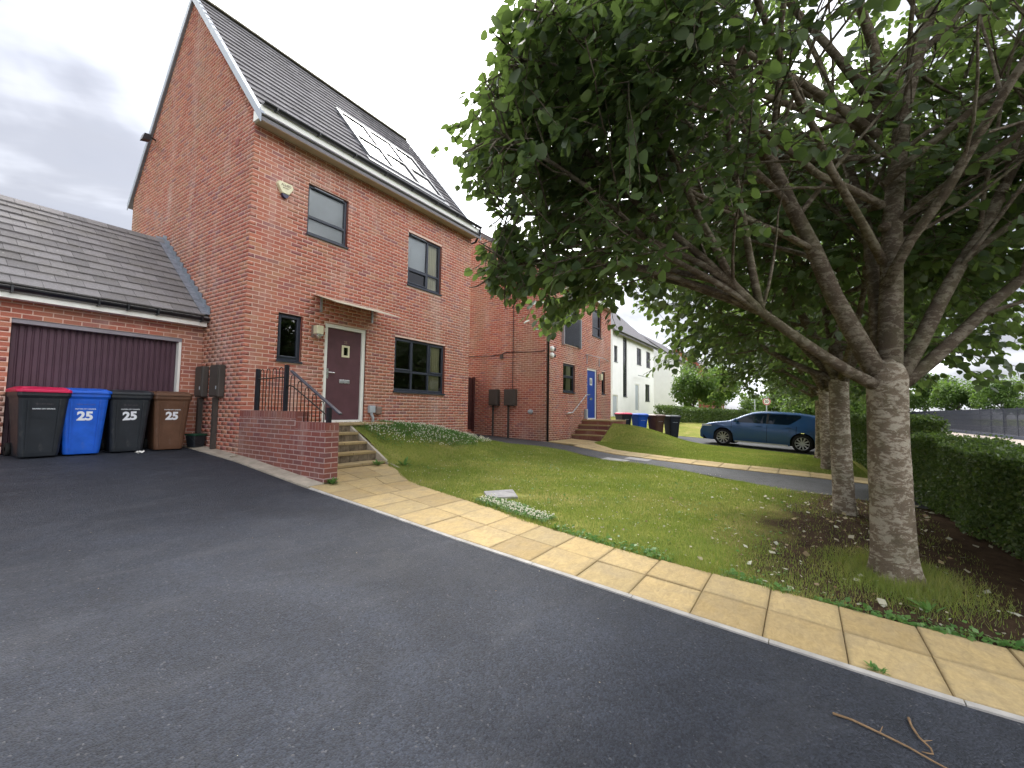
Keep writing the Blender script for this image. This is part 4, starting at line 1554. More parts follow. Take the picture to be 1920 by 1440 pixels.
# ------------------------------------------------------------------ neighbour house (blue door)
nb = thing('brick_house', 'red brick house with blue front door and glass juliet balcony', 'house')
NX, NY, NW, ND = 9.335, -1.0, 6.16, 6.2
NZT = 5.20
nop = [(NX + 1.31, NX + 2.32, 1.00, 2.10), (NX + 3.49, NX + 4.51, 0.0, 2.1), (NX + 5.05, NX + 5.45, 1.06, 2.08), (NX + 1.26, NX + 2.60, 2.86, 4.9), (NX + 4.0, NX + 5.0, 3.5, 4.7)]
nfr = lay(NX, NX + NW, -.95, NZT, nop)
nRY, nRZ, nRS = NY + 3.7, 7.62, .62
nye = NY - .3
nze = nRZ - nRS * (nRY - nye)
def nspan(zb):
    if zb < NZT:
        return -(NY + ND), -NY
    h = (nRZ - .12 - zb) / nRS
    return max(-(NY + ND), -(nRY + h)), min(-NY, -(nRY - h))
ngb = lay(-(NY + ND), -NY, -.95, nRZ - .2, (), .1125, nspan)
place_bricks(nb, [(nfr, 0, NY, 0), (ngb, NX, 0, -math.pi / 2)], M_BRICK2, 300)
sh = MB()
wall_shell(sh, NX + .001, NX + NW - .001, -1, NZT, nop, NY + .0005)
gp = [(NX + .0005, NY + .001, -1), (NX + .0005, NY + ND, -1), (NX + .0005, NY + ND, NZT), (NX + .0005, nRY, nRZ - .12), (NX + .0005, NY + .001, NZT)]
sh.add(gp, [(4, 3, 2, 1, 0)])
sh.add([(NX + NW - .006, p[1], p[2]) for p in gp], [(0, 1, 2, 3, 4)])
obj('wall', sh, M_MORTAR, nb)
for o_ in nop:
    rv = MB()
    reveals(rv, [o_], NY + .0006, NY + .13)
    obj('wall_reveal', rv, M_REVEAL, nb)
dk = MB()
dk.add([(NX + .1, NY + 1.2, -.2), (NX + NW - .1, NY + 1.2, -.2), (NX + NW - .1, NY + 1.2, NZT), (NX + .1, NY + 1.2, NZT)], [(0, 3, 2, 1)])
dk.add([(NX + .1, NY + .14, 2.6), (NX + NW - .1, NY + .14, 2.6), (NX + NW - .1, NY + 1.2, 2.6), (NX + .1, NY + 1.2, 2.6)], [(0, 1, 2, 3)])
obj('interior', dk, M_DARK, nb)
window(nb, NY, *nop[0], [], .52, sash=((0, 1),), curtain=(.55, .9))
window(nb, NY, *nop[2], [], None, sash=((0, 0),))
window(nb, NY, *nop[3], [.5], None, curtain=(.06, .35))
window(nb, NY, *nop[4], [], .35)
x0, x1, z0, z1 = nop[1]
df = MB()
df.box(x0 + .002, x0 + .08, NY + .03, NY + .11, 0, z1 - .002)
df.box(x1 - .08, x1 - .002, NY + .03, NY + .11, 0, z1 - .002)
df.box(x0 + .08, x1 - .08, NY + .03, NY + .11, z1 - .07, z1 - .002)
df.box(x0 + .08, x1 - .08, NY + .015, NY + .11, 0, .05)
obj('door_frame', df, M_WHITE, nb)
bd = obj('front_door', MB().box(x0 + .082, x1 - .082, NY + .06, NY + .1, .052, z1 - .072), M_BLUEDOOR, nb)
cx = (x0 + x1) / 2
vf = MB()
frame_ring(vf, cx - .11, cx + .11, 1.42, 1.72, .05, NY + .045, NY + .0595)
obj('vision_frame', vf, M_WHITE, bd)
obj('vision_pane', MB().box(cx - .058, cx + .058, NY + .052, NY + .0585, 1.47, 1.67), M_GLASS, bd)
obj('letter_plate', MB().box(cx - .14, cx + .14, NY + .046, NY + .0595, .80, .89), M_CHROME, bd)
# juliet balcony
jb_ = MB().box(NX + 1.20, NX + 2.68, NY - .09, NY - .078, 2.80, 3.92)
jo = obj('balcony_glass', jb_, M_GLASSC, nb)
for xx in (NX + 1.18, NX + 2.66):
    obj('balcony_post', MB().box(xx, xx + .04, NY - .11, NY - .001, 2.76, 3.92), M_GALV, jo)
obj('balcony_rail', MB().tube([(NX + 1.16, NY - .085, 3.93), (NX + 2.72, NY - .085, 3.93)], .022, 8), M_CHROME, jo)
# canopy frame
for xx in (NX + 3.42, NX + 4.72):
    obj('canopy_bracket', MB().box(xx, xx + .035, NY - .03, NY - .001, 2.26, 2.62), M_GALV, nb)
obj('canopy_rail', MB().tube([(NX + 3.3, NY - .03, 2.64), (NX + 4.5, NY - .32, 2.58), (NX + 5.8, NY - .03, 2.60)], .014, 6), M_GALV, nb)
ev = MB()
ev.box(NX - .03, NX + NW + .03, NY - .26, NY - .235, nze - .22, nze - .03)
obj('fascia', ev, M_WHITE, nb)
obj('soffit', MB().box(NX - .005, NX + NW + .005, NY - .234, NY, nze - .23, nze - .215), M_SOFFIT, nb)
gt = MB()
gutter(gt, NX - .02, NX + NW + .05, NY - .325, nze - .02, .062)
obj('gutter', gt, M_BLACK, nb)
rb = MB()
rb.prism([(nye, nze - .0), (nRY, nRZ - .0), (2 * nRY - nye, nze - .0), (2 * nRY - nye, nze - .1), (nRY, nRZ - .14), (nye, nze - .1)], 0, NX - .05, NX + NW + .05)
obj('roof', rb, M_TILE, nb)
tiled_slope(nb, NX - .05, NX + NW + .05, nye, nze + .01, nRY - .02, nRZ, .295, .262, M_TILE, 0, seed=12)
obj('downpipe', MB().tube([(NX + .02, NY - .30, nze - .06), (NX + .0, NY - .25, nze - .2), (NX + .06, NY - .06, nze - .4), (NX + .06, NY - .06, -.72)], .038, 10), M_BLACK, nb, smooth=True)
obj('soil_pipe', MB().tube([(NX - .02, .345, 1.07), (NX - .02, .345, 6.2)], .012, 6), M_BLACK, nb)
cab = [(NX - .012, yy, 2.40 + .02 * math.sin(yy * 3) - .05 * (yy > .8)) for yy in np.linspace(-.96, 4.5, 40)]
obj('cable', MB().tube(cab, .011, 6), M_BLACK, nb)
obj('wall_vent', MB().box(NX - .06, NX - .003, .78, .90, 2.20, 2.36), M_METER, nb)
obj('flue', MB().lathe([(.0, -.12), (.07, -.12), (.08, -.08), (.08, .0)], 14, 0, (NX, -.43, .28)), M_GREYBOX, nb, smooth=True)
mlab = ['brown meter box on the neighbour side wall nearest the gate', 'brown meter box on the neighbour side wall nearest its front corner']
for k, (ya, yb) in enumerate(((1.28, .90), (.60, .14))):
    mb_ = thing('meter_box', mlab[k], 'meter box', group='meter boxes on the neighbour side wall')
    bevel(obj('case', MB().box(NX - .2, NX - .004, yb, ya, .48, 1.07), M_METER, mb_), .015)
    obj('box_door', MB().box(NX - .213, NX - .2005, yb + .03, ya - .03, .51, 1.04), M_METER, mb_)
    ym = ya - .1
    obj('conduit', MB().box(NX - .06, NX - .01, ym - .03, ym + .03, -.7, .48), M_METER, mb_)
nl = thing('wall_lamp', 'cream wall lamp beside the blue front door', 'lamp')
obj('back_plate', MB().box(NX + 4.72, NX + 4.78, NY - .02, NY - .001, 1.62, 1.95), M_TAUPE, nl)
bevel(obj('lamp_shade', MB().box(NX + 4.66, NX + 4.84, NY - .15, NY - .021, 1.68, 1.95), M_CREAM, nl), .015)
for k, zz_ in enumerate((2.50, 2.27)):
    d_ = thing('dome_camera', ['white security dome, upper of two on the neighbour corner', 'white security dome, lower of two on the neighbour corner'][k], 'camera', group='security domes on the neighbour wall')
    obj('case', MB().lathe([(.0, -.10), (.07, -.095), (.095, -.06), (.10, -.001)], 16, 1, (NX + .37, NY, zz_)), M_WHITE, d_, smooth=True)
    obj('lens', MB().lathe([(.0, -.02), (.05, -.018), (.055, .02), (0, .022)], 12, 1, (NX + .50, NY - .09, zz_ - .01)), M_BLACK, d_, smooth=True)
nh = thing('handrail', 'thin metal handrail climbing the wall beside the blue door', 'handrail')
obj('tube_rail', MB().tube([(NX + 1.52, NY - .08, .24), (NX + 1.95, NY - .08, .26), (NX + 3.25, NY - .08, .99), (NX + 3.6, NY - .08, 1.0)], .022, 8), M_CHROME, nh, smooth=True)
obj('wall_bracket', MB().tube([(NX + 1.75, NY - .08, .25), (NX + 1.75, NY - .001, .2)], .012, 6), M_CHROME, nh)
obj('wall_bracket', MB().tube([(NX + 3.3, NY - .08, .99), (NX + 3.3, NY - .001, .93)], .012, 6), M_CHROME, nh)
ns = thing('brick_steps', 'brick steps with slab treads climbing to the blue door', 'steps')
for i in range(4):
    xa = 11.42 + i * .30
    zt_ = -.73 + (i + 1) * .18
    xb = xa + .33 if i < 3 else NX + 4.75
    obj('tread_slab', MB().box(xa - .02, xb, -2.2, NY - .012, zt_ - .045, zt_), M_SLAB, ns)
    bl = lay(0.0, 1.18, zt_ - .18, zt_ - .047, (), .02)
    r_ = MB().box(xa, xb if i == 3 else xa + .31, -2.19, NY - .013, zt_ - .2, zt_ - .046)
    if i == 3:
        r_.box(xa, xb, -2.185, NY - .02, -1.0, zt_ - .2)
    obj('riser', r_, M_BRICKD, ns)
bevel(obj('gas_cover', MB().box(NX + 3.2, NX + 3.33, NY - .12, NY - .001, .02, .42), M_GREYBOX, nb), .02)

# covers set into lawn and path
cv = thing('manhole_cover', 'weathered grey concrete slab cover in the lawn above the clover', 'cover')
mb = MB()
q = [(1.22, -4.58), (1.66, -4.81), (1.96, -4.52), (1.50, -4.30)]
mb.add([(p[0], p[1], float(lawn_z(p[0], p[1])) - .05) for p in q] + [(p[0], p[1], float(lawn_z(p[0], p[1])) + .035) for p in q], [(4, 5, 6, 7), (0, 1, 5, 4), (1, 2, 6, 5), (2, 3, 7, 6), (3, 0, 4, 7)])
bevel(obj('slab', mb, M_COVER, cv), .01)
for k, (cx_, cy_) in enumerate(((6.95, -4.35), (7.62, -4.72))):
    m_ = thing('inspection_cover', ['grey inspection cover in the tarmac path nearest the lawn', 'grey inspection cover in the tarmac path nearest the buff slabs'][k], 'cover', group='inspection covers in the path')
    mb = MB()
    q = [(cx_ - .24, cy_ - .30), (cx_ + .24, cy_ - .30), (cx_ + .24, cy_ + .30), (cx_ - .24, cy_ + .30)]
    mb.add([(p[0], p[1], float(gz(*p)) - .02) for p in q] + [(p[0], p[1], float(gz(*p)) + .006) for p in q], [(4, 5, 6, 7), (0, 1, 5, 4), (1, 2, 6, 5), (2, 3, 7, 6), (3, 0, 4, 7)])
    obj('plate', mb, M_COVER, m_)

# ------------------------------------------------------------------ houses further along
def plain_windows(h, yw, rects, fmat=None):
    for r in rects:
        window(h, yw, *r, [.5] if r[1] - r[0] > .7 else [], None, fmat=fmat, fw=.06)


def render_house(label, X0, Y0, W, D, H, rz, wins, doors, mat, roofh=3.4, gable_side=None, pipe=None):
    h = thing('rendered_house' if mat is M_RENDER else 'brick_house', label, 'house')
    b = MB()
    wall_shell(b, X0, X0 + W, -1.2, H, wins + [d for d in doors], Y0)
    b.add([(X0, Y0, -1.2), (X0, Y0 + D, -1.2), (X0, Y0 + D, H), (X0, Y0 + D / 2, H + roofh), (X0, Y0, H)], [(4, 3, 2, 1, 0)])
    b.add([(X0 + W, Y0, -1.2), (X0 + W, Y0 + D, -1.2), (X0 + W, Y0 + D, H), (X0 + W, Y0 + D / 2, H + roofh), (X0 + W, Y0, H)], [(0, 1, 2, 3, 4)])
    obj('wall', b, mat, h)
    for o_ in wins + doors:
        r_ = MB()
        reveals(r_, [o_], Y0 + .0001, Y0 + .14)
        obj('wall_reveal', r_, mat, h)
    obj('interior', MB().box(X0 + .2, X0 + W - .2, Y0 + .9, Y0 + 1.0, -1, H), M_DARK, h)
    plain_windows(h, Y0, wins)
    for d in doors:
        obj('front_door', MB().box(d[0] + .06, d[1] - .06, Y0 + .08, Y0 + .12, d[2], d[3] - .06), M_GREYBOX, h)
        f_ = MB()
        frame_ring(f_, d[0] + .002, d[1] - .002, d[2] + .002, d[3] - .002, .06, Y0 + .05, Y0 + .13)
        obj('door_frame', f_, M_WHITE, h)
    rf = MB()
    rf.prism([(Y0 - .35, H - .12), (Y0 + D / 2, H + roofh + .1), (Y0 + D + .35, H - .12), (Y0 + D + .35, H - .3), (Y0 + D / 2, H + roofh - .1), (Y0 - .35, H - .3)], 0, X0 - .1, X0 + W + .1)
    obj('roof', rf, M_TILE, h)
    g_ = MB()
    gutter(g_, X0, X0 + W, Y0 - .4, H - .1, .07)
    obj('gutter', g_, M_BLACK, h)
    if pipe is not None:
        obj('downpipe', MB().tube([(X0 + pipe, Y0 - .05, H - .2), (X0 + pipe, Y0 - .05, -1)], .04, 8), M_BLACK, h)
    return h


wh = render_house('white rendered house just beyond the blue door house', 25.9, 2.8, 10.4, 7, 6.2, 0,
                  [(28.1, 29.0, 1.45, 6.0), (33.7, 34.95, 1.25, 2.75), (31.4, 32.6, 4.2, 5.6), (26.2, 26.9, 3.9, 5.1), (34.0, 35.2, 4.2, 5.6)],
                  [(31.0, 32.0, .45, 2.6), (25.95, 27.0, -1.1, 1.55)], M_RENDER)
obj('canopy_rail', MB().tube([(30.5, 2.4, 3.25), (33.6, 2.4, 3.25)], .03, 6), M_GALV, wh)
h2 = render_house('white rendered house with blank gable behind the small trees', 47.0, 3.4, 13, 9, 6.4, 0,
                  [(49.5, 50.6, 1.2, 2.8), (53, 54.2, 1.2, 2.8), (49.5, 50.6, 4, 5.6), (53, 54.2, 4, 5.6)], [(56, 57, .4, 2.6)], M_RENDER)
h2b = render_house('low white set-back building between the rendered houses', 37.2, 7.0, 9.5, 6, 5.6, 0,
                   [(38.6, 41.2, .5, 2.7), (38.6, 40.2, 3.8, 5.0)], [(43, 44, .3, 2.5)], M_RENDER)
h3 = render_house('distant red brick house at the end of the row', 62.5, 2.4, 14, 9, 6.4, 0,
                  [(65, 66.2, 1.2, 2.8), (68, 69.2, 1.2, 2.8), (71, 72.2, 1.2, 2.8), (65, 66.2, 4, 5.6), (68, 69.2, 4, 5.6), (71, 72.2, 4, 5.6)], [(74, 75, .2, 2.4)], simple('far_brick', (.36, .125, .09), .9, .15, .25, 3), pipe=.3)

# ------------------------------------------------------------------ cars
def car_paint(name, col):
    m, t, b = principled(name, .28, .5)
    b.inputs['Base Color'].default_value = (*col, 1)
    b.inputs['Metallic'].default_value = .15
    b.inputs['Coat Weight'].default_value = .25
    b.inputs['Coat Roughness'].default_value = .06
    n = noise(t, pos_node(t, local=True), 3, 4)
    L(t, mixc(t, mth(t, 'MULTIPLY', n, .18), (*col,), (.2, .2, .2)), b.inputs['Base Color'])
    return m


M_CARB = car_paint('car_blue', (.011, .074, .22))
M_CARW = car_paint('car_white', (.72, .73, .74))
M_CARG = car_paint('car_silver', (.35, .36, .38))
M_TYRE = simple('tyre', (.018, .018, .019), .8, .2, .2, 10)
M_RIM = simple('alloy', (.42, .42, .43), .35, .5, .1, 10, metal=.8)
M_UNDER = simple('underbody', (.012, .012, .013), .9, .1, .2, 4)
M_LAMP = simple('headlamp', (.55, .58, .62), .12, .6, .05, 9)
M_TAIL = simple('tail_lamp', (.35, .012, .012), .2, .5, .05, 9)
M_TRIM = simple('black_trim', (.015, .015, .017), .35, .4, .2, 9)

CX = [-2.185, -2.17, -2.13, -2.05, -1.92, -1.80, -1.6, -1.2, -.6, 0, .3, .55, .85, 1.1, 1.25, 1.6, 1.9, 2.05, 2.14, 2.185]
CZ = [.58, .74, .93, 1.05, 1.20, 1.305, 1.365, 1.415, 1.435, 1.42, 1.37, 1.27, 1.12, 1.0, .965, .91, .845, .78, .70, .55]
ctop = lambda x: float(np.interp(x, CX, CZ))
AX_F, AX_R, WR = 1.27, -1.37, .325


def clow(x):
    z = float(np.interp(x, [-2.185, -2.0, -1.75, 1.75, 2.0, 2.185], [.36, .27, .19, .19, .20, .27]))
    for a in (AX_F, AX_R):
        d = abs(x - a)
        R_ = .378
        if d < R_:
            z = max(z, .33 + math.sqrt(R_ * R_ - d * d))
    return z


def cw(x, z):
    p = .895 * (1 - .20 * max(0, (x - 1.0) / 1.185) ** 2.4 - .15 * max(0, (-x - 1.1) / 1.085) ** 2.4)
    if z < .9:
        k = 1 - .055 * ((z - .62) / .35) ** 2
        k += .012 * math.exp(-((z - .78) / .05) ** 2)
    else:
        k = 1 - .055 * (.28 / .35) ** 2 - .47 * (z - .9)
    for a in (AX_F, AX_R):
        d = math.hypot(x - a, z - .33)
        if d < .47:
            k += .018 * max(0, 1 - (d - .38) / .09) if d > .38 else .018
    return p * k


def make_car(label, paint, loc, rz, group=None):
    t = thing('parked_car', label, 'car', loc, rz, group)
    st = sorted(set(np.round(np.concatenate([np.linspace(-2.185, 2.185, 60), np.linspace(AX_F - .38, AX_F + .38, 23), np.linspace(AX_R - .38, AX_R + .38, 23)]), 4)))
    NZ, NA = 14, 9
    V, F = [], []
    row = 2 * NZ + NA
    for x in st:
        zl, zt_ = clow(x), ctop(x)
        edge = zt_ - .045 if zt_ > 1.0 else zt_ - .03
        for k in range(NZ):
            z = zl + (edge - zl) * k / (NZ - 1)
            V.append((x, cw(x, z), z))
        we = cw(x, edge)
        for k in range(NA):
            s = 1 - 2 * (k + 1) / (NA + 1)
            V.append((x, we * s * .97, edge + (zt_ - edge) * (1 - s ** 4) ** .6))
        for k in range(NZ):
            z = edge + (zl - edge) * k / (NZ - 1)
            V.append((x, -cw(x, z), z))
    for i in range(len(st) - 1):
        for k in range(row - 1):
            a = i * row + k
            F.append((a, a + row, a + row + 1, a + 1))
    F.append(tuple(range(row)))
    F.append(tuple(range((len(st) - 1) * row, len(st) * row))[::-1])
    bm = MB().add(V, F)
    body = obj('body', bm, paint, t, smooth=True)
    # wheel wells / underside
    u = MB().box(-2.05, 2.05, -.74, .74, .20, .62)
    obj('underbody', u, M_UNDER, t)
    # glazing: side panes
    def pane(xa, xb, zlo, zhi, sgn, name='side_window'):
        g = MB()
        n = 14
        def fn(uu, vv):
            x = xa + (xb - xa) * uu
            z = zlo(x) + (max(zhi(x), zlo(x) + .01) - zlo(x)) * vv
            return (x, sgn * (cw(x, z) + .006), z)
        g.grid(fn, n, 6)
        return obj(name, g, M_CARGL, t, smooth=True)
    roofline = lambda x: ctop(x) - .085
    zlo = lambda x: .955 + .012 * (-x)
    for s in (-1, 1):
        pane(-.20, .93, zlo, lambda x: min(roofline(x), 1.36 - max(0, x - .25) * .58), s)
        pane(-1.30, -.29, lambda x: zlo(x) + max(0, -x - .95) * .75, lambda x: min(roofline(x), 1.345), s)
        g = MB()
        g.grid(lambda uu, vv: (-.285 + .08 * uu, s * (cw(-.25, zlo(-.25) + .39 * vv) + .008), zlo(-.25) + .39 * vv), 2, 5)
        obj('pillar_trim', g, M_TRIM, t)
        mm = MB().lathe([(.0, -.10), (.06, -.085), (.075, 0), (.06, .085), (0, .10)], 12, 1, (.80, s * .99, 1.02))
        obj('mirror', mm, paint, t, smooth=True)
        hl = MB()
        hl.grid(lambda uu, vv: (1.72 + .40 * uu, s * (cw(1.72 + .40 * uu, .72 + .07 * vv) + .006), .735 - .03 * uu + (.035 + .05 * uu) * vv), 8, 3)
        obj('headlight', hl, M_LAMP, t, smooth=True)
        tl = MB()
        tl.grid(lambda uu, vv: (-1.90 - .24 * uu, s * (cw(-1.9 - .24 * uu, .93 + .05 * vv) + .006), .86 + .05 * uu + .09 * vv), 8, 3)
        obj('tail_light', tl, M_TAIL, t, smooth=True)
        for xx in (.02, -.95):
            obj('door_handle', MB().box(xx - .09, xx + .09, s * .885 - .012, s * .885 + .018, .845, .868), paint, t)
        for xs_ in (.98, -.245, -1.18):
            sm = MB().grid(lambda uu, vv: (xs_ - .006 + .012 * uu + (-.10 * (vv < .35) if xs_ < -1 else 0) * (.35 - vv), s * (cw(xs_, .27 + .66 * vv) + .004), .27 + .66 * vv), 2, 10)
            obj('door_seam', sm, M_UNDER, t)
        sk_ = MB().grid(lambda uu, vv: (-.93 + 1.78 * uu, s * (cw(0, .22) + .012), .185 + .05 * vv), 2, 2)
        obj('sill_trim', sk_, M_RIM, t)
    # windscreen and rear screen
    def screen(xa, xb, name):
        g = MB()
        def fn(uu, vv):
            x = xa + (xb - xa) * uu
            e = ctop(x) - .045
            s = (2 * vv - 1) * .90
            return (x, cw(x, e) * s * .97, e + .045 * (1 - s ** 4) ** .6 + .006)
        g.grid(fn, 10, 9)
        return obj(name, g, M_CARGL, t, smooth=True)
    screen(.38, 1.08, 'windscreen')
    screen(-2.06, -1.84, 'rear_window')
    gr = MB().box(2.12, 2.19, -.55, .55, .36, .52)
    obj('grille', gr, M_TRIM, t)
    pl = MB().box(2.186, 2.20, -.26, .26, .44, .55)
    obj('number_plate', pl, M_WHITE, t)
    for a in (AX_F, AX_R):
        for s in (-1, 1):
            yc = s * .795
            ty = MB().lathe([(.225, -.10), (.29, -.105), (WR - .005, -.085), (WR, -.04), (WR, .04), (WR - .005, .085), (.29, .105), (.225, .10)], 36, 1, (a, yc, WR))
            wo_ = obj('wheel', ty, M_TYRE, t, smooth=True)
            ri = MB().lathe([(.232, -.1), (.226, -.05), (.21, .0), (.21, s * .06)], 36, 1, (a, yc, WR))
            ri.lathe([(.232, s * .098), (.226, s * .102), (.214, s * .09), (.212, s * .03)], 36, 1, (a, yc, WR))
            yo = yc + s * .085
            for k in range(10):
                an = 2 * math.pi * k / 10 + .1
                for w0, da in ((.022, .0),):
                    c_, s_ = math.cos(an), math.sin(an)
                    p = lambda r, w, yy: (a + r * c_ - w * s_, yy, WR + r * s_ + w * c_)
                    ri.hexa([p(.03, -.022, yo - s * .03), p(.22, -.026, yo - s * .02), p(.22, .026, yo - s * .02), p(.03, .022, yo - s * .03), p(.03, -.018, yo), p(.22, -.02, yo + s * .008), p(.22, .02, yo + s * .008), p(.03, .018, yo)])
            ri.lathe([(.0, yo + s * .012 - yc), (.05, yo + s * .01 - yc), (.055, yo - s * .02 - yc)], 16, 1, (a, yc, WR))
            obj('rim', ri, M_RIM, wo_)
            bk = MB().lathe([(.0, s * .02), (.215, s * .02)], 24, 1, (a, yc, WR))
            obj('brake_disc', bk, M_UNDER, wo_)
    return t


w1, w2 = Vector((15.41, -5.67, 0)), Vector((15.13, -8.31, 0))
cdir = (w1 - w2).normalized()
crot = math.atan2(cdir.y, cdir.x)
left = Vector((-cdir.y, cdir.x, 0))
mid = w1 - cdir * AX_F - left * .85
cz1, cz2 = float(gz(w1.x, w1.y)), float(gz(w2.x, w2.y))
car = make_car('dark blue hatchback parked on the driveway beyond the tree row', M_CARB, (mid.x, mid.y, cz2 + (cz1 - cz2) * (-AX_R) / (AX_F - AX_R) + .012), crot)
car.rotation_euler = (0, -math.atan2(cz1 - cz2, AX_F - AX_R), crot)

def clone_car(src, label, loc, rz, paint, group):
    c = copy_tree(src)
    c.location = loc
    c.rotation_euler = (0, 0, rz)
    tag(c, label, 'car', group)
    for ch in [q for q in bpy.data.objects if q.parent == c]:
        for s in ch.material_slots:
            if s.material == M_CARB:
                s.link = 'OBJECT'
                s.material = paint
    return c


farlab = ['white car parked behind the mesh fence at the picture edge', 'white car parked behind the mesh fence beside the first', 'silver car parked behind the mesh fence, farthest along']
for k, (cx_, cy_, r_) in enumerate(((60, -36, 1.3), (67, -37, 1.35), (78, -40, 1.4))):
    clone_car(car, farlab[k], (cx_, cy_, float(gz(cx_, cy_)) - .02), r_, M_CARW if k < 2 else M_CARG, 'cars behind the fence')
clone_car(car, 'white car parked far down the street beyond the blue hatchback', (52, -7.6, float(gz(52, -7.6))), .1, M_CARW, None)

# ------------------------------------------------------------------ trees
LEAF_V = np.array([(0, 0, 0), (-.40, .10, .03), (-.50, .48, .05), (0, .50, -.02), (0, 1.05, -.06), (.40, .10, .03), (.50, .48, .05), (-.30, .82, .02), (.30, .82, .02)])
LEAF_F3 = np.array([(0, 3, 1), (1, 3, 2), (2, 3, 7), (7, 3, 4), (0, 5, 3), (5, 6, 3), (6, 8, 3), (8, 4, 3)])


def basis(axis, normal):
    y_ = axis / (np.linalg.norm(axis, axis=1, keepdims=True) + 1e-9)
    z_ = normal - (normal * y_).sum(1, keepdims=True) * y_
    z_ /= np.linalg.norm(z_, axis=1, keepdims=True) + 1e-9
    x_ = np.cross(y_, z_)
    return np.stack([x_, y_, z_], -1)          # columns


def leaf_cloud(name, P, axis, normal, size, rng, V=LEAF_V, F=LEAF_F3):
    B = basis(axis, normal)
    n, k = len(P), len(V)
    W = np.einsum('nij,kj->nki', B, V) * size[:, None, None] + P[:, None, :]
    Fa = (F[None] + k * np.arange(n)[:, None, None]).reshape(-1, F.shape[1])
    return np_mesh(name, W.reshape(-1, 3), Fa, np.repeat(rng.random(n), k))


FH = Vector((_f.x, _f.y, 0)).normalized()
RH = Vector((_r.x, _r.y, 0)).normalized()


def frame_dir(phi, el):
    fh = Vector((_f.x, _f.y, 0)).normalized()
    rh = Vector((_r.x, _r.y, 0)).normalized()
    h = rh * math.cos(phi) + fh * math.sin(phi)
    return h * math.cos(el) + Vector((0, 0, math.sin(el)))


def perp_rot(d, ang, around):
    """unit vector at angle ang from d, rotated 'around' about d."""
    a = d.cross(Vector((0, 0, 1)))
    if a.length < .05:
        a = d.cross(Vector((1, 0, 0)))
    a.normalize()
    b = d.cross(a)
    return (d * math.cos(ang) + (a * math.cos(around) + b * math.sin(around)) * math.sin(ang)).normalized()


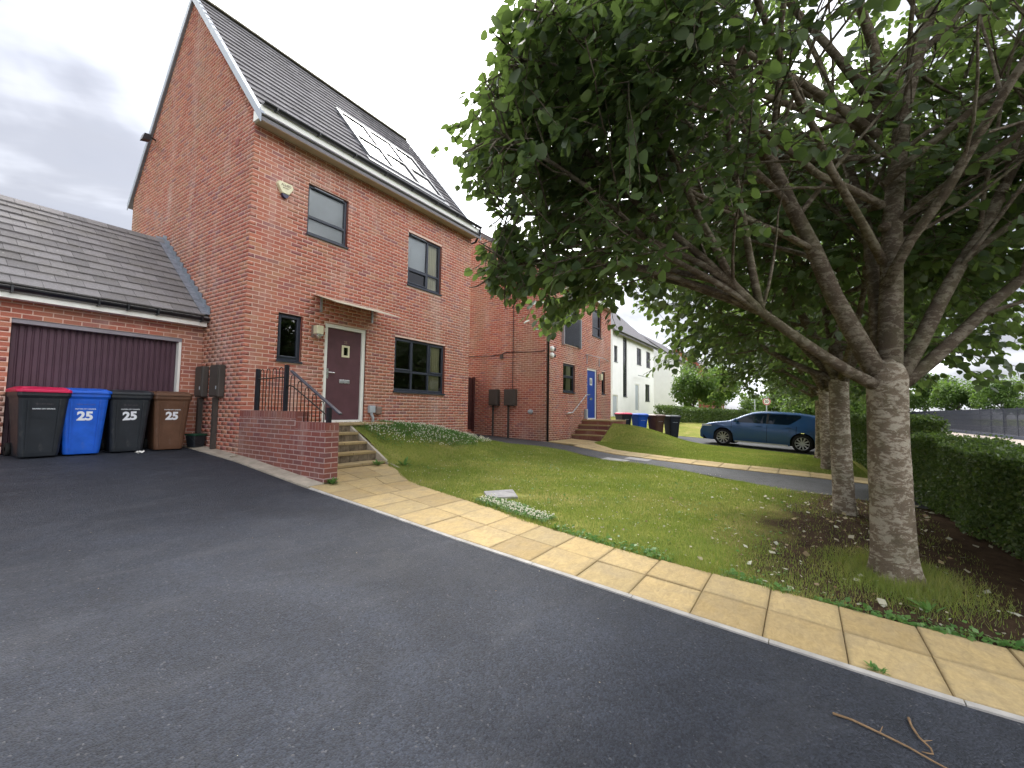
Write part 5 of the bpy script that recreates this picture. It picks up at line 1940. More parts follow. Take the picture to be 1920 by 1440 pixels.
def grow_tree(seed, H_fork, r0, limbs, crown_c, crown_r, sec_n=13, leaf_step=.045, leaf=(.085, .13), twig_n=6, low_cut=None, reach=None, hollow=0.0):
    rnd = random.Random(seed)
    rng = np.random.default_rng(seed)
    trunk, wood = MB(), MB()
    nr, na = 34, 40
    ph1, ph2 = rnd.uniform(0, 6), rnd.uniform(0, 6)
    def tv(i, k):
        t = i / (nr - 1)
        z = -.15 + (H_fork + .30) * t ** 1.25
        a = 2 * math.pi * k / na
        zz_ = max(0.0, z)
        rr = r0 * (1.0 - .10 * min(1, zz_ / H_fork)) * (1 + .05 * math.exp(-((z - H_fork) / .18) ** 2))
        rr *= 1 + math.exp(-zz_ / .13) * (.20 + .16 * math.sin(4 * a + ph1) + .10 * math.sin(7 * a + ph2))
        rr *= 1 + .022 * math.sin(3 * a + 2.1 * z + ph1) + .012 * math.sin(5 * a - 4.3 * z) + .008 * math.sin(11 * z + a * 2)
        rr *= 1 - .5 * sstep(H_fork, H_fork + .2, z)
        return (rr * math.cos(a) + .02 * math.sin(1.3 * z + ph2), rr * math.sin(a) + .02 * math.sin(1.1 * z), z)
    trunk.add([tv(i, k) for i in range(nr) for k in range(na)], [(i * na + k, i * na + (k + 1) % na, (i + 1) * na + (k + 1) % na, (i + 1) * na + k) for i in range(nr - 1) for k in range(na)] + [tuple(range((nr - 1) * na, nr * na))])
    cc, cr = Vector(crown_c), Vector(crown_r)
    def inside(p, k=1.0):
        q = p - cc
        d = (math.hypot(q.x / cr.x, q.y / cr.y) ** 3.2 + abs(q.z / cr.z) ** 3.2) ** (1 / 3.2)
        th = math.atan2(q.y, q.x)
        ph = q.z
        lim = .985 + .075 * math.sin(5 * th + 1.7 * ph + seed) + .06 * math.sin(9 * th - 2.9 * ph) + .05 * math.sin(3.7 * ph + 2 * th) + .04 * math.sin(15 * th + 6.1 * ph)
        if reach:
            lim *= reach(q)
        return d < lim * k
    def leafy(p):
        if not inside(p, 1.0 - abs(rnd.gauss(0, .06))):
            return False
        q = p - cc
        d = math.sqrt((q.x / cr.x) ** 2 + (q.y / cr.y) ** 2 + (q.z / cr.z) ** 2)
        return d > hollow - (.14 if q.dot(FH) + q.dot(RH) > 0 else 0) or rnd.random() < .12
    LP, LA, LN, LS = [], [], [], []
    def leaves_on(poly, step, outward):
        tot = 0
        for a, b in zip(poly[:-1], poly[1:]):
            seg = b - a
            l = seg.length
            if l < 1e-4:
                continue
            d = seg / l
            nst = max(1, int(l / step))
            for j in range(nst):
                p = a + seg * ((j + rnd.random()) / nst)
                side = perp_rot(d, math.radians(rnd.uniform(45, 95)), rnd.uniform(0, 6.283))
                side.z *= .45
                ax = (side + d * .35 + outward * .35 + Vector((0, 0, -.45 - .5 * rnd.random()))).normalized()
                q = p + side * rnd.uniform(.02, .07) + Vector((0, 0, -.015))
                if not leafy(q) or (low_cut and q.z < low_cut(q)):
                    continue
                nm = Vector((rnd.gauss(0, .45), rnd.gauss(0, .45), 1.0)) + outward * .45
                LP.append(q); LA.append(ax); LN.append(nm); LS.append(rnd.uniform(*leaf))
    def branch(p0, d0, length, ra, rb, nseg, wob, lift):
        p, d = p0.copy(), d0.copy()
        out = [p.copy()]
        for i in range(nseg):
            d = (d + Vector((rnd.gauss(0, wob), rnd.gauss(0, wob), rnd.gauss(0, wob) + lift))).normalized()
            if inside(p + d * (length / nseg), .97):
                p = p + d * (length / nseg)
            else:
                p = p + d * .03
            out.append(p.copy())
        return out, [ra + (rb - ra) * (i / nseg) ** .8 for i in range(nseg + 1)]
    stems = []
    for li, (phi, el, Ln, ra) in enumerate(limbs):
        d0 = frame_dir(phi, el)
        h0 = Vector((d0.x, d0.y, 0)) * (r0 * .5)
        lift = .035 if el < .7 else .0
        if ra >= .059:
            p0 = Vector((0, 0, H_fork - .12)) + h0
        elif ra >= .040 or not stems:
            p0 = Vector((0, 0, H_fork + .3 + 2.6 * rnd.random())) + h0 * .2
            lift = .0
        else:
            # spring from the nearest of the big stems, then arch over and droop
            best = min(stems, key=lambda st: abs((st[0] - phi + math.pi) % (2 * math.pi) - math.pi) + rnd.random() * .8)
            p0 = best[1][rnd.choice((3, 4, 5))].copy()
            d0 = frame_dir(phi, el + .45)
            Ln *= .85
            lift = -.075
        pl, rl_ = branch(p0, d0, Ln, ra, ra * .18, 12, .075 if ra < .059 else .055, lift)
        if ra >= .059:
            stems.append((phi, pl))
        wood.tube(pl, rl_, 10 if ra > .06 else 7)
        for k in range(sec_n):
            t = .20 + .80 * (k + rnd.random() * .8) / sec_n
            i = min(int(t * 12), 11)
            fr_ = t * 12 - i
            ps = pl[i].lerp(pl[i + 1], min(fr_, 1))
            dl = (pl[i + 1] - pl[i]).normalized()
            ds = perp_rot(dl, math.radians(rnd.uniform(35, 70)), k * 2.4 + rnd.uniform(-.5, .5))
            ls = Ln * (.42 - .22 * t) * rnd.uniform(.75, 1.25) + .25
            rs = max(.008, rl_[i] * .42)
            if not inside(ps, 1.0):
                continue
            sp, sr = branch(ps, ds, ls, rs, .004, 6, .10, .02)
            if low_cut and (sp[-1].z < low_cut(sp[-1]) or sp[3].z < low_cut(sp[3]) - .25):
                continue
            wood.tube(sp, sr, 5, False)
            outw = Vector((ps.x - cc.x, ps.y - cc.y, (ps.z - cc.z) * .6))
            outw = outw.normalized() if outw.length > .01 else Vector((0, 0, 1))
            leaves_on(sp[2:], leaf_step * 1.3, outw)
            for m in range(twig_n):
                tt = .18 + .82 * (m + rnd.random()) / twig_n
                ii = min(int(tt * 6), 5)
                pt = sp[ii].lerp(sp[ii + 1], min(tt * 6 - ii, 1))
                if not inside(pt, 1.02):
                    continue
                dd = perp_rot((sp[ii + 1] - sp[ii]).normalized(), math.radians(rnd.uniform(30, 75)), m * 2.4 + rnd.uniform(-.6, .6))
                dd.z = dd.z * .6 - .08
                lt = rnd.uniform(.35, .85)
                tp_, tr_ = branch(pt, dd.normalized(), lt, .005, .002, 4, .12, -.05)
                if (low_cut and tp_[-1].z < low_cut(tp_[-1])) or not leafy(tp_[-1]):
                    continue
                wood.tube(tp_, tr_, 4, False)
                leaves_on(tp_, leaf_step, outw)
    return trunk, wood, np.array([tuple(p) for p in LP]), np.array([tuple(p) for p in LA]), np.array([tuple(p) for p in LN]), np.array(LS), rng


D = math.radians
LIMBS_MAIN = [(D(180), D(63), 6.0, .118), (D(100), D(86), 7.0, .14), (D(60), D(79), 6.4, .10), (D(8), D(60), 6.0, .095), (D(0), D(38), 5.0, .085), (D(186), D(16), 4.6, .073),
              (D(160), D(36), 5.0, .055), (D(212), D(34), 4.8, .055), (D(250), D(40), 4.0, .045), (D(292), D(52), 4.0, .045), (D(330), D(44), 4.4, .05),
              (D(30), D(22), 4.8, .06), (D(72), D(26), 4.7, .055), (D(120), D(22), 4.8, .055), (D(142), D(58), 5.4, .06), (D(228), D(58), 5.2, .06),
              (D(300), D(66), 5.2, .06), (D(200), D(16), 4.8, .05), (D(350), D(24), 4.4, .045), (D(95), D(10), 4.4, .045), (D(148), D(6), 4.7, .045),
              (D(172), D(28), 5.0, .05), (D(194), D(46), 5.4, .055), (D(50), D(46), 5.2, .055), (D(20), D(50), 5.4, .055), (D(168), D(2), 4.6, .04),
              (D(190), D(4), 4.6, .04), (D(212), D(8), 4.5, .04), (D(128), D(-4), 4.6, .04), (D(40), D(2), 4.4, .04), (D(60), D(-2), 4.4, .04), (D(205), D(30), 4.9, .045), (D(176), D(3), 4.7, .04), (D(200), D(5), 4.6, .04), (D(184), D(10), 4.7, .04), (D(160), D(6), 4.7, .04), (D(195), D(12), 4.7, .04), (D(218), D(48), 5.0, .045)]
T1 = Vector((1.68, -9.03, float(gz(1.68, -9.03)) - .01))


def in_view(P):
    Dv = P - np.array(CAM)
    dep = Dv @ np.array(_f)
    px = 960 + FPX * (Dv @ np.array(_r2)) / np.maximum(dep, .05)
    py = 720 - FPX * (Dv @ np.array(_u2)) / np.maximum(dep, .05)
    return dep, px, py


def place_tree(label, loc, gen, bark, leafm, singles=0, rz=0.0, group='lime trees in a row beside the hedge'):
    trunk, wood, LP, LA, LN, LS, rng = gen
    t = thing('lime_tree', label, 'tree', tuple(loc), rz, group)
    obj('trunk', trunk, bark, t, smooth=True)
    obj('branches', wood, M_BARK_SHADED, t, smooth=True)
    if singles:
        W = LP + np.array(loc)
        dep, px, py = in_view(W)
        dist = np.linalg.norm(W - np.array(CAM), axis=1)
        keep = dist > 1.5
        LP, LA, LN, LS, px, py, dist, dep = (a[keep] for a in (LP, LA, LN, LS, px, py, dist, dep))
        score = LS / dist * ((px > 0) & (px < 1920) & (py > 0) & (py < 1440) & (dep > 0))
        idx = np.argsort(-score)[:singles]
        me = np_mesh('leaf', LEAF_V, LEAF_F3)
        me.materials.append(leafm)
        B = basis(LA[idx], LN[idx])
        for j, i in enumerate(idx):
            o = bpy.data.objects.new('leaf', me)
            COL.objects.link(o)
            o.parent = t
            Mx = Matrix.Identity(4)
            for r in range(3):
                for c in range(3):
                    Mx[r][c] = float(B[j][r][c] * LS[i])
                Mx[r][3] = float(LP[i][r])
            o.matrix_basis = Mx
        rest = np.ones(len(LP), bool)
        rest[idx] = False
        LP, LA, LN, LS = LP[rest], LA[rest], LN[rest], LS[rest]
    o = link('crown', leaf_cloud('crown', LP, LA, LN, LS, rng), leafm, t)
    if singles:
        o['kind'] = 'stuff'
    return t


REACH_A = [0, 45, 90, 135, 170, 200, 225, 250, 280, 310, 340, 360]
REACH_R = [.98, 1.0, 1.03, 1.06, 1.03, .98, .91, .70, .52, .52, .78, .98]


def main_reach(q):
    """the crown leans to the open lawn side and is cut back over the drive."""
    ph = math.degrees(math.atan2(q.dot(FH), q.dot(RH))) % 360
    r = float(np.interp(ph, REACH_A, REACH_R))
    return r + (1 - r) * max(0.0, min(1.0, (q.z - 1.9) / 2.5)) * .6


def main_low(q):
    ph = math.degrees(math.atan2(q.dot(FH), q.dot(RH))) % 360
    rr = math.hypot(q.x, q.y)
    base = 2.32 if 95 < ph < 235 else 1.7
    base += .16 * math.sin(3.1 * q.x + 1.0) + .16 * math.sin(2.7 * q.y + 2.2 * q.x) + .10 * math.sin(7.0 * q.x - 5.0 * q.y)
    return base + .95 * float(sstep(2.6, 1.0, rr))


main_gen = grow_tree(11, 1.93, .172, [(a_, e_, l_, r_ * .82) for a_, e_, l_, r_ in LIMBS_MAIN], (0, 0, 5.0), (4.0, 4.0, 4.2), sec_n=16, leaf_step=.030, leaf=(.055, .10), twig_n=8, low_cut=main_low, reach=main_reach, hollow=.60)
M_BARK_SHADED = bark_mat('limb_bark', (0.13, 0.10, 0.073), (0.30, 0.265, 0.205), 0.6)  # same bark, with the crown's shade darkened into the limb colour
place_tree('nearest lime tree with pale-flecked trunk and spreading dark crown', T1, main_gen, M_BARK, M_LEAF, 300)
LIMBS_B = [(D(a), D(e), l, r) for a, e, l, r in ((10, 30, 3.6, .06), (55, 62, 4.6, .08), (100, 35, 3.6, .06), (150, 28, 3.8, .06), (185, 60, 4.6, .08), (205, 25, 3.8, .055), (250, 34, 3.5, .06), (290, 60, 4.5, .08), (330, 24, 3.6, .055), (80, 84, 5.4, .10), (170, 16, 3.6, .05), (20, 14, 3.4, .045), (270, 14, 3.4, .045), (130, 50, 4.2, .06), (60, 6, 3.4, .045), (215, 4, 3.4, .045), (300, 5, 3.3, .045), (140, 2, 3.3, .04), (345, 0, 3.2, .04))]
gen2 = grow_tree(23, 2.15, .14, LIMBS_B, (0, 0, 4.5), (3.6, 3.6, 3.7), sec_n=13, leaf_step=.045, leaf=(.075, .12), twig_n=6, low_cut=lambda q: 1.55 + (.75 if math.hypot(q.x, q.y) < 1.2 else 0), hollow=.45)
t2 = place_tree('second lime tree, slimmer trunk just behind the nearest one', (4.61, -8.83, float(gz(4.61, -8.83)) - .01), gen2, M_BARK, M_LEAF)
rowlab = ['third lime tree in the row, beside the buff slab strip', 'fourth lime tree in the row, just in front of the car tail', 'fifth lime tree in the row, behind the parked blue car', 'sixth lime tree in the row, farther down the street', 'last lime tree in the row before the road sign']
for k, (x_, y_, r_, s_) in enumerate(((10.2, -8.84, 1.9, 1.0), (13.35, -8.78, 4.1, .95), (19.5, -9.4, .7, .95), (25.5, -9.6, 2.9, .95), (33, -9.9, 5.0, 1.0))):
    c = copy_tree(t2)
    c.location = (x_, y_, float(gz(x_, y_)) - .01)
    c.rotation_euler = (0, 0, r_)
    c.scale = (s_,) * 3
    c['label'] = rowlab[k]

# background trees
def far_tree_mesh(seed, n=7000, leaf=(.16, .28)):
    rng = np.random.default_rng(seed)
    cl = 34
    d = rng.normal(size=(cl, 3))
    d /= np.linalg.norm(d, axis=1, keepdims=True)
    cen = d * (rng.random((cl, 1)) ** .5) * np.array([2.3, 2.3, 2.0]) + np.array([0, 0, 4.3])
    rad = rng.uniform(.55, 1.15, cl)
    ci = rng.integers(0, cl, n)
    e = rng.normal(size=(n, 3))
    e /= np.linalg.norm(e, axis=1, keepdims=True)
    P = cen[ci] + e * (rad[ci] * rng.random(n) ** .4)[:, None]
    ax = e + rng.normal(size=(n, 3)) * .6 + np.array([0, 0, -.5])
    nm = e * .6 + np.array([0, 0, .9]) + rng.normal(size=(n, 3)) * .4
    V = LEAF_V[[0, 2, 4, 6]]
    F = np.array([(0, 3, 2, 1)])
    me = leaf_cloud('crown', P, ax, nm, rng.uniform(*leaf, n), rng, V, F)
    tr = MB()
    tr.tube([(0, 0, -.3), (.03, 0, 1.0), (0, .05, 2.2), (.1, .1, 4.6)], [.15, .12, .10, .03], 10)
    for k in range(8):
        a = k * .8
        tr.tube([(0, 0, 1.7 + .12 * k), (.7 * math.cos(a), .7 * math.sin(a), 2.7 + .15 * k), (1.6 * math.cos(a), 1.6 * math.sin(a), 3.6 + .2 * k)], [.06, .04, .012], 6, False)
    return me, tr.mesh('trunk')


FM = [far_tree_mesh(s) for s in (31, 47)]
for me_, tr_ in FM:
    me_.materials.append(M_LEAFB)
    tr_.materials.append(M_BARKB)


def far_tree(label, x, y, s, which, rz, group='trees beyond the street', z=None, sz=None):
    t = thing('broadleaf_tree', label, 'tree', (x, y, float(gz(x, y)) if z is None else z), rz, group)
    t.scale = (s, s, sz or s)
    link('crown', FM[which][0], None, t)
    link('trunk', FM[which][1], None, t)
    return t


far_tree('small pale-trunked tree in front of the white gable', 30.0, -1.8, .62, 0, .4, 'small trees before the white houses', sz=.72)
far_tree('small forked tree between white gable and distant brick house', 35.4, -2.6, .66, 1, 2.0, 'small trees before the white houses', sz=.78)
ft = [('bushy tree behind the near end of the mesh fence', 84, -27, 1.15, 0), ('light green tree behind the mesh fence beside the pale post', 92, -25, 1.3, 1), ('tree behind the mesh fence seen through the trunks', 104, -22.5, 1.25, 0),
      ('rounded tree overhanging the mesh fence', 76, -29.5, 1.0, 1), ('tree at the far end of the street', 88, -9, 1.5, 1), ('leafy tree behind the road sign', 60, -8.2, 1.3, 0),
      ('tall tree between the road sign and the row of limes', 70, -12.5, 1.5, 1), ('tree closing the view past the lime row', 78, -16.5, 1.4, 0), ('dense tree beyond the far pavement', 96, -17, 1.6, 1),
      ('far tree low on the skyline beside the picture edge', 150, -85, 1.5, 0), ('far tree low on the skyline above the fence', 165, -82, 1.6, 1), ('farthest hazy tree on the skyline', 185, -105, 2.0, 0), ('broad skyline tree right of the bushy trees', 130, -62, 1.3, 1),
      ('skyline tree above the parked white cars', 120, -75, 1.1, 0)]
low = [('rounded bush at the street end behind the blue car', 46, -8.6, .9, 0), ('bush below the lime crowns beyond the car tail', 52, -11.5, 1.0, 1), ('bush beside the distant brick house', 58, -4.6, 1.0, 0), ('green bush past the lime row', 66, -15.2, 1.2, 1), ('bush at the far bend of the street', 80, -12.6, 1.5, 0), ('wide bush under the far street trees', 90, -19.5, 1.6, 1)]
for k, (lab, x_, y_, s_, w_) in enumerate(low):
    b_ = far_tree(lab, x_, y_, s_, w_, k * 2.1, 'bushes at the street end', z=float(gz(x_, y_)) - 2.2 * s_)
    b_['category'] = 'bush'
    b_.name = 'bush'
for k, (lab, x_, y_, s_, w_) in enumerate(ft):
    far_tree(lab, x_, y_, s_, w_, k * 1.3)

# ------------------------------------------------------------------ hedges
QV = LEAF_V[[0, 2, 4, 6]]
QF = np.array([(0, 3, 2, 1)])


def hedge(label, A, B_, w, h, n, leaf, group=None, z0=None, seed=1, top=None):
    rng = np.random.default_rng(seed)
    A, B_ = Vector(A), Vector(B_)
    ln = (B_ - A).length
    d = (B_ - A).normalized()
    s = Vector((-d.y, d.x))
    u = rng.random(n) * ln
    v = rng.uniform(-1, 1, n)
    q = rng.random(n)
    k = rng.random(n)
    v = np.where(k < .45, np.sign(v) * (1 - .16 * rng.random(n)), v)
    q = np.where((k >= .45) & (k < .75), 1 - .12 * rng.random(n), q)
    bul = 1 + .10 * np.sin(u * 2.3 + seed) + .06 * np.sin(u * 5.1 + q * 3)
    X = A.x + d.x * u + s.x * v * w / 2 * bul
    Y = A.y + d.y * u + s.y * v * w / 2 * bul
    hh = h * (1 + .04 * np.sin(u * 1.7) + .025 * np.sin(u * 6.1 + v))
    Z = gz(X, Y) + .04 + hh * q + rng.exponential(.022, n) * (q > .93)
    P = np.stack([X, Y, Z], -1)
    nm = np.stack([s.x * v * .8, s.y * v * .8, np.where(q > .85, 1.0, .35)], -1) + rng.normal(size=(n, 3)) * .55
    ax = rng.normal(size=(n, 3)) * .7 + np.array([0, 0, .35])
    t = thing('hedge', label, 'hedge', group=group)
    link('foliage', leaf_cloud('foliage', P, ax, nm, rng.uniform(*leaf, n), rng, QV, QF), M_LEAFH, t)
    st = MB()
    for i in range(int(ln / .12)):
        uu = i * .12
        x_, y_ = A.x + d.x * uu + rng.uniform(-.2, .2) * w, A.y + d.y * uu + rng.uniform(-.2, .2) * w
        z_ = float(gz(x_, y_))
        st.tube([(x_, y_, z_ - .05), (x_ + rng.uniform(-.08, .08), y_ + rng.uniform(-.08, .08), z_ + h * .45), (x_ + rng.uniform(-.15, .15), y_ + rng.uniform(-.15, .15), z_ + h * .9)], [.014, .01, .004], 5, False)
    obj('stems', st, M_BARKB, t)
    return t


hedge('dark clipped hedge at the right behind the nearest lime tree', (1.6, -10.95), (7.6, -10.30), 1.1, 1.06, 70000, (.028, .05), 'clipped hedges along the street', seed=2)
hedge('leafy hedge seen between the lime trunks', (8.9, -10.35), (15.5, -10.2), 1.1, 1.35, 45000, (.04, .07), 'clipped hedges along the street', seed=3)
hedge('hedge continuing along the street past the blue car', (19.5, -10.9), (33, -11.2), 1.1, 1.2, 25000, (.06, .10), 'clipped hedges along the street', seed=5)
hedge('bright hedge in front of the white houses behind the car bonnet', (22.3, -1.6), (40, -5.4), 1.3, 1.35, 45000, (.06, .10), None, seed=4)

# ------------------------------------------------------------------ mesh fence
fence = thing('mesh_fence', 'tall dark mesh fence along the far side of the street', 'fence')
FY0 = -22.4
pan = MB()
PL = 3.0
nb_ = int(PL / .062)
for i in range(nb_):
    x_ = .03 + i * .062
    pan.box(x_, x_ + .026, -.004, .004, .38, 2.55)
for z_ in (.42, .95, 1.5, 2.05, 2.5):
    pan.box(.03, PL - .03, .0045, .018, z_, z_ + .03)
panme = pan.mesh('mesh_panel')
M_FENCE = simple('fence_dark', (.030, .034, .050), .5, .4, .15, 1)
panme.materials.append(M_FENCE)
postme = MB().box(-.04, .04, -.04, .04, -.1, 2.62).mesh('post')
postme.materials.append(M_FENCE)
plme = MB().box(0.0, PL, -.10, .10, -.2, .36).mesh('plinth')
plme.materials.append(simple('plinth_dark', (.06, .065, .09), .8, .2, .2, 1))
for i in range(30):
    x_ = 32 + i * PL
    z_ = float(gz(x_, FY0)) - .12
    for nm_, me_ in (('mesh_panel', panme), ('post', postme), ('plinth', plme)):
        link(nm_, me_, None, fence, loc=(x_, FY0 - i * .02, z_))
pp = thing('marker_post', 'slim pale post standing before the far mesh fence', 'post', (66, -17.6, float(gz(66, -17.6))))
obj('shaft', MB().tube([(0, 0, -.1), (0, 0, 2.3)], .10, 10), M_WHITE, pp)
obj('cap', MB().lathe([(0.0, 2.36), (.08, 2.34), (.105, 2.29)], 10), M_WHITE, pp)

# road sign
sg = thing('road_sign', 'round red-ringed 20 speed limit sign on a pale pole', 'sign', (43.4, -5.6, float(gz(43.4, -5.6))), math.atan2(-8.3 + 5.6, -3.9 - 43.4) + math.pi / 2 + .25)
obj('pole', MB().tube([(0, .05, -.1), (0, .05, 2.95)], .045, 10), M_GREYBOX, sg)
obj('plate', MB().lathe([(.0, -.012), (.34, -.012), (.34, .0), (0, .0)], 32, 1, (0, 0, 2.45)), M_WHITE, sg)
obj('red_ring', MB().lathe([(.25, -.018), (.325, -.018), (.325, -.013), (.25, -.013)], 32, 1, (0, 0, 2.45)), simple('sign_red', (.55, .06, .09), .5, .3, .05, 5), sg)
link('lettering', text_mesh('20', .30, .006, .002), M_BLACK, sg, loc=(0, -.02, 2.45), rot=(math.pi / 2, 0, 0))
pg = thing('sign_post', 'bare grey post beside the round road sign', 'post', (42.6, -4.7, float(gz(42.6, -4.7))))
obj('shaft', MB().tube([(0, 0, -.1), (.0, .02, 2.9)], .05, 10), M_GREYBOX, pg)
obj('cap', MB().lathe([(0, 2.95), (.055, 2.93), (.06, 2.88)], 10), M_GREYBOX, pg)

# ------------------------------------------------------------------ grass, clover, litter
def vnoise(x, y, s):
    return (np.sin(x * 1.7 * s + 1.3 * np.sin(y * 1.1 * s)) + np.sin(y * 2.3 * s + 1.7 * np.sin(x * .9 * s + 2)) + .6 * np.sin(x * 4.1 * s + y * 3.3 * s)) / 2.6


def blades(name, X, Y, Z, hgt, wid, mat, label, seed, lean=.55):
    rng = np.random.default_rng(seed)
    n = len(X)
    a = rng.random(n) * 6.283
    b = rng.random(n) * 6.283
    c, s = np.cos(a), np.sin(a)
    le = rng.random(n) ** .7 * lean
    V = np.zeros((n, 3, 3))
    V[:, 0] = np.stack([X - c * wid / 2, Y - s * wid / 2, Z], -1)
    V[:, 1] = np.stack([X + c * wid / 2, Y + s * wid / 2, Z], -1)
    V[:, 2] = np.stack([X + np.cos(b) * le * hgt, Y + np.sin(b) * le * hgt, Z + hgt * np.sqrt(1 - le ** 2 * .8)], -1)
    F = np.arange(3 * n).reshape(n, 3)
    col = np.clip(.46 + .36 * vnoise(X, Y, .8) + .26 * vnoise(X, Y, 3.1) + rng.normal(0, .18, n), 0, .999)
    o = link(name, np_mesh(name, V.reshape(-1, 3), F, np.repeat(col, 3)), mat)
    return tag(o, label, 'grass', kind='stuff')


g = np.random.default_rng(5)
n = 400000
Y = g.uniform(-9.9, -.02, n)
X = g.uniform(.5, 7.7, n)
lo = np.interp(Y, LY, LX) - .03 - .05 * np.clip(vnoise(X * .1, Y, 4.0), 0, 1)
hi = np.interp(Y, PNY, PNX) + .03
ok = (X > np.where(Y < -1.75, lo, 1.87)) & (X < hi)
soilk = np.clip((-7.3 - (Y + 1.1 * vnoise(X, Y, 1.0))) / 1.4, 0, 1)
ok &= g.random(n) > soilk * .93
ok &= g.random(n) > .25 * (vnoise(X, Y, 2.0) > .35) + .35 * (vnoise(X, Y, 4.3) > .5)
d_edge = X - lo
ok &= ~((X > 1.2) & (X < 1.98) & (np.abs((X - 1.58) * .45 + (Y + 4.55)) < .20) & (np.abs(X - 1.59) < .33))
X, Y, d_edge = X[ok], Y[ok], d_edge[ok]
Z = lawn_z(X, Y) - .004
hg = (.024 + .034 * g.random(len(X)) ** 2) * (1 + .9 * np.exp(-np.clip(d_edge, 0, 9) / .10)) * (1 + .5 * np.clip(vnoise(X, Y, 1.4), 0, 1))
blades('grass', X, Y, Z, hg, .004 + .004 * g.random(len(X)), M_GRASS, 'short worn grass covering the front lawn', 6)
n = 140000
Y = g.uniform(-9.6, -2.22, n)
X = g.uniform(8.8, 14.75, n)
lo = np.array([NLX0(y_) for y_ in np.linspace(-9.6, -2.22, 200)])
ok = X > np.interp(Y, np.linspace(-9.6, -2.22, 200), lo)
X, Y = X[ok], Y[ok]
blades('grass', X, Y, nlawn_z(X, Y) - .004, .025 + .02 * g.random(len(X)), .007 + .004 * g.random(len(X)), M_GRASS, 'short mown grass on the neighbour lawn', 7)
# lush tuft round the nearest trunk and weeds along the slab edge
n = 9000
r = np.abs(g.normal(0, .30, n)) + .18
a = g.random(n) * 6.283
X, Y = T1.x + r * np.cos(a) * 1.15, T1.y + r * np.sin(a)
ok = r < .75
X, Y, r = X[ok], Y[ok], r[ok]
o = blades('grass', X, Y, lawn_z(X, Y) - .005, (.06 + .09 * g.random(len(X))) * np.clip(1.3 - r, .3, 1), .004 + .002 * g.random(len(X)), M_GRASS, 'long green grass tuft round the foot of the nearest tree', 8, .9)
DISC_V = np.array([(0, 0, 0), (-.5, .45, .06), (-.3, 1, .0), (.3, 1, .0), (.5, .45, .06)])
DISC_F = np.array([(0, 4, 3, 2), (0, 2, 1, 0)])[:1]


def ground_leaves(name, X, Y, Z, size, mat, label, seed, flat=.35, cat='plants'):
    rng = np.random.default_rng(seed)
    n = len(X)
    P = np.stack([X, Y, Z], -1)
    a = rng.random(n) * 6.283
    ax = np.stack([np.cos(a), np.sin(a), rng.normal(0, flat * .6, n)], -1)
    nm = np.stack([rng.normal(0, flat, n), rng.normal(0, flat, n), np.ones(n)], -1)
    o = link(name, leaf_cloud(name, P, ax, nm, size, rng, QV, QF), mat)
    return tag(o, label, cat, kind='stuff')


n = 36000
X, Y = g.uniform(2.0, 6.3, n), g.uniform(-1.75, -.03, n)
cm = ((X - 4.0) / 2.1) ** 2 + ((Y + .55) / .95) ** 2 + .3 * vnoise(X, Y, 1.6) + .35 * vnoise(X, Y, 4.5) + g.normal(0, .18, n) < .95
cm &= ~((X < 3.0) & (Y > -.70))
X, Y = X[cm], Y[cm]
ground_leaves('clover_plants', X, Y, lawn_z(X, Y) + .02 + .06 * g.random(len(X)), .018 + .014 * g.random(len(X)), M_CLOVER, 'lush green clover covering the mound below the front window', 9, .5)
n = 9000
X, Y = g.uniform(.75, 1.75, n), g.uniform(-5.75, -4.55, n)
cm = (X - np.interp(Y, LY, LX) > .02) & (X - np.interp(Y, LY, LX) < .42 + .1 * vnoise(X, Y, 3))
X, Y = X[cm], Y[cm]
ground_leaves('clover_plants', X, Y, lawn_z(X, Y) + .015 + .04 * g.random(len(X)), .016 + .012 * g.random(len(X)), M_CLOVER, 'small clover patch at the slab edge below the concrete cover', 10, .5)


def flowers(X, Y, Z, size, label, seed):
    V0 = np.array([(1, 0, 0), (-1, 0, 0), (0, 1, 0), (0, -1, 0), (0, 0, 1), (0, 0, -.8)], float)
    F0 = np.array([(0, 2, 4), (2, 1, 4), (1, 3, 4), (3, 0, 4), (2, 0, 5), (1, 2, 5), (3, 1, 5), (0, 3, 5)])
    n = len(X)
    V = V0[None] * size[:, None, None] + np.stack([X, Y, Z], -1)[:, None, :]
    F = (F0[None] + 6 * np.arange(n)[:, None, None]).reshape(-1, 3)
    o = link('clover_flowers', np_mesh('clover_flowers', V.reshape(-1, 3), F, smooth=True), M_FLOWER)
    tag(o, label, 'flowers', kind='stuff')


n = 2600
X, Y = g.uniform(2.0, 6.6, n), g.uniform(-1.8, -.03, n)
cm = (((X - 4.1) / 2.3) ** 2 + ((Y + .6) / 1.0) ** 2 < 1) & ~((X < 3.0) & (Y > -.72)) & (g.random(n) < .35 + .5 * (vnoise(X, Y, 2.2) > 0))
X, Y = X[cm], Y[cm]
flowers(X, Y, lawn_z(X, Y) + .07 + .05 * g.random(len(X)), .010 + .007 * g.random(len(X)), 'white clover flowers dotted over the green mound', 1)
n = 900
X, Y = g.uniform(.75, 1.75, n), g.uniform(-5.75, -4.6, n)
cm = (X - np.interp(Y, LY, LX) > .03) & (X - np.interp(Y, LY, LX) < .36)
X, Y = X[cm], Y[cm]
flowers(X, Y, lawn_z(X, Y) + .05 + .04 * g.random(len(X)), .008 + .006 * g.random(len(X)), 'white clover flowers clustered at the slab edge', 2)
n = 420
X, Y = g.uniform(.6, 6.6, n), g.uniform(-7.2, -1.9, n)
ok = X > np.interp(Y, LY, LX)
X, Y = X[ok], Y[ok]
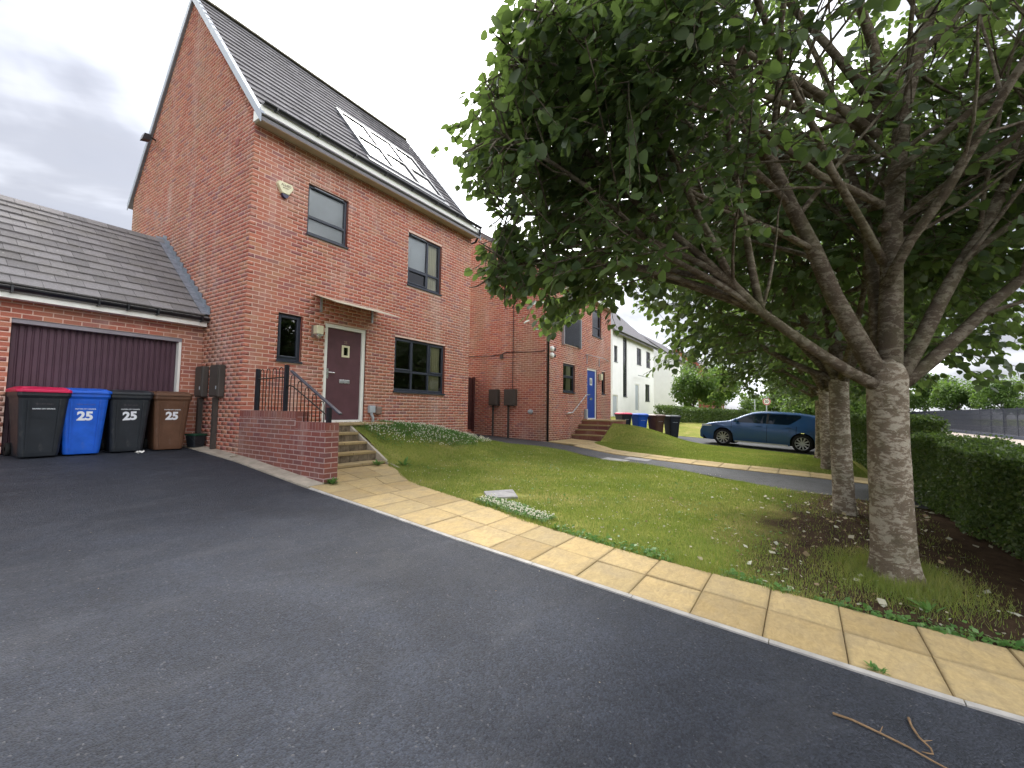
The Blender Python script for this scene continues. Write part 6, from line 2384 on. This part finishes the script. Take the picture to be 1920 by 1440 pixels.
flowers(X, Y, lawn_z(X, Y) + .03 + .02 * g.random(len(X)), .004 + .005 * g.random(len(X)), 'tiny pale daisies scattered across the lawn', 3)

n = 380
X, Y = g.uniform(.62, 6.0, n), -8.9 + g.normal(0, .95, n)
ok = (X > np.interp(Y, LY, LX)) & (Y < -5.8) & (Y > -10.6)
X, Y = X[ok], Y[ok]
ground_leaves('leaf_litter', X, Y, lawn_z(X, Y) + .012 + .02 * g.random(len(X)), .025 + .055 * g.random(len(X)) ** 1.5, M_LITTER, 'pale fallen leaves on the bare soil under the trees', 12, .35, 'leaves')
n = 170
X, Y = g.uniform(-5, -.3, n), g.uniform(-8.8, 1.2, n)
ok = X < np.interp(Y, KY, KX) - .06
X, Y = X[ok], Y[ok]
ground_leaves('tarmac_litter', X, Y, drive_z(X, Y) + .006, .004 + .010 * g.random(len(X)) ** 2, M_LITTER, 'tiny pale petals and bits scattered on the tarmac', 13, .2, 'litter')
n = 5200
X, Y = g.uniform(.7, 6.9, n), g.uniform(-8.2, -1.9, n)
ok = (X > np.interp(Y, LY, LX) + .05) & (X < np.interp(Y, PNY, PNX) - .05) & (vnoise(X, Y, 1.9) + .6 * vnoise(X, Y, 5.0) > .35)
X, Y = X[ok], Y[ok]
ground_leaves('lawn_weeds', X, Y, lawn_z(X, Y) + .008 + .02 * g.random(len(X)), .015 + .03 * g.random(len(X)) ** 2, M_CLOVER, 'broad-leaved weeds scattered through the worn lawn', 15, .5)
n = 900
X, Y = g.uniform(.7, 6.9, n), g.uniform(-9.6, -2.2, n)
ok = (X > np.interp(Y, LY, LX) + .05) & (X < np.interp(Y, PNY, PNX) - .05)
X, Y = X[ok], Y[ok]
ground_leaves('dry_clippings', X, Y, lawn_z(X, Y) + .02 + .012 * g.random(len(X)), .012 + .022 * g.random(len(X)), M_LITTER, 'dry pale clippings strewn over the lawn', 16, .5, 'litter')
# low weeds along the slab edge by the soil
n = 1500
Y = g.uniform(-10.2, -5.9, n)
X = np.interp(Y, LY, LX) + np.abs(g.normal(0, .09, n)) - .01
ok = vnoise(X * .2, Y, 2.4) > -.25
X, Y = X[ok], Y[ok]
ground_leaves('edge_weeds', X, Y, lawn_z(X, Y) + .005 + .04 * g.random(len(X)), .02 + .035 * g.random(len(X)) ** 2, M_CLOVER, 'low green weeds growing along the slab edge', 14, .6)


def weed(label, x, y, n, size, z=None, seed=1, grp='weeds in the paving'):
    rng = np.random.default_rng(seed)
    a = rng.random(n) * 6.283
    el = rng.uniform(.15, 1.1, n)
    ax = np.stack([np.cos(a) * np.cos(el), np.sin(a) * np.cos(el), np.sin(el)], -1)
    nm = np.stack([-np.cos(a) * np.sin(el), -np.sin(a) * np.sin(el), np.cos(el)], -1)
    V = np.array([(0, 0, 0), (-.13, .35, .04), (-.10, .7, 0), (0, 1, -.08), (.10, .7, 0), (.13, .35, .04)])
    F = np.array([(0, 5, 4, 3, 2, 1)])
    t = thing('weed', label, 'weed', (x, y, float(gz(x, y)) + .012 if z is None else z), 0, grp)
    link('leaves', leaf_cloud('leaves', np.zeros((n, 3)) + rng.normal(0, .015, (n, 3)) * np.array([1, 1, 0]), ax, nm, rng.uniform(.5, 1, n) * size, rng, V, F), M_CLOVER, t)


weed('leafy weed at the foot of the retaining wall corner', .10, -2.60, 46, .14, seed=3)
weed('dandelion clump at the bottom step', 1.55, -1.84, 22, .17, seed=4)
weed('spiky weed beside the step edging', 2.05, -2.0, 18, .22, seed=5, z=float(lawn_z(2.05, -2.0)))
weed('small grass tuft at the kerb joint near the picture edge', -.40, -8.66, 26, .06, seed=6)
weed('broad-leaved weed in front of the nearest tree', 1.02, -9.14, 14, .16, seed=8, z=float(lawn_z(1.02, -9.14)))

# twigs on the tarmac
def gp(x, y):
    return (x, y, float(drive_z(np.array(x), np.array(y))) + .008)
tw = thing('fallen_twig', 'long thin fallen twig lying on the tarmac at bottom right', 'twig')
pts = [(-1.05, -8.42), (-1.045, -8.50), (-1.07, -8.60), (-1.10, -8.70), (-1.14, -8.78), (-1.17, -8.86)]
obj('stem', MB().tube([gp(*p) for p in pts], [.006, .0055, .005, .0045, .004, .003], 7), M_TWIG, tw, smooth=True)
obj('side_shoot', MB().tube([gp(-1.07, -8.60), (-1.04, -8.615, gp(-1.04, -8.615)[2] + .02)], [.003, .0015], 6), M_TWIG, tw)
tw2 = thing('fallen_twig', 'short hooked twig lying beside the long one on the tarmac', 'twig')
pts = [(-.83, -8.74), (-.90, -8.74), (-.98, -8.755), (-1.04, -8.785), (-1.08, -8.785), (-1.09, -8.765), (-1.095, -8.745)]
obj('stem', MB().tube([gp(*p) for p in pts], [.006, .005, .0045, .004, .0035, .003, .002], 7), M_TWIG, tw2, smooth=True)
obj('side_shoot', MB().tube([gp(-1.0, -8.765), (-.985, -8.80, gp(-1, -8.8)[2] + .01)], [.003, .001], 6), M_TWIG, tw2)
pc = thing('paper_scrap', 'crumpled white scrap on the tarmac before the black bin', 'litter', gp(-1.08, 1.02), .3)
obj('sheet', MB().grid(lambda u, v: (-.06 + .12 * u, -.03 + .06 * v, .012 + .016 * math.sin(u * 7 + v * 4) + .012 * math.sin(v * 9)), 6, 5), M_WHITE, pc)
st_ = thing('stone_chip', 'pale stone chip lying on the concrete strip', 'stone', (-.12, -.12, float(gz(0, -.12)) + .02), .5)
rk = MB().lathe([(.0, 0), (.06, .0), (.07, .02), (.04, .04), (0, .045)], 7)
obj('chip', rk, M_CONC, st_, scl=(1.3, .6, .8))
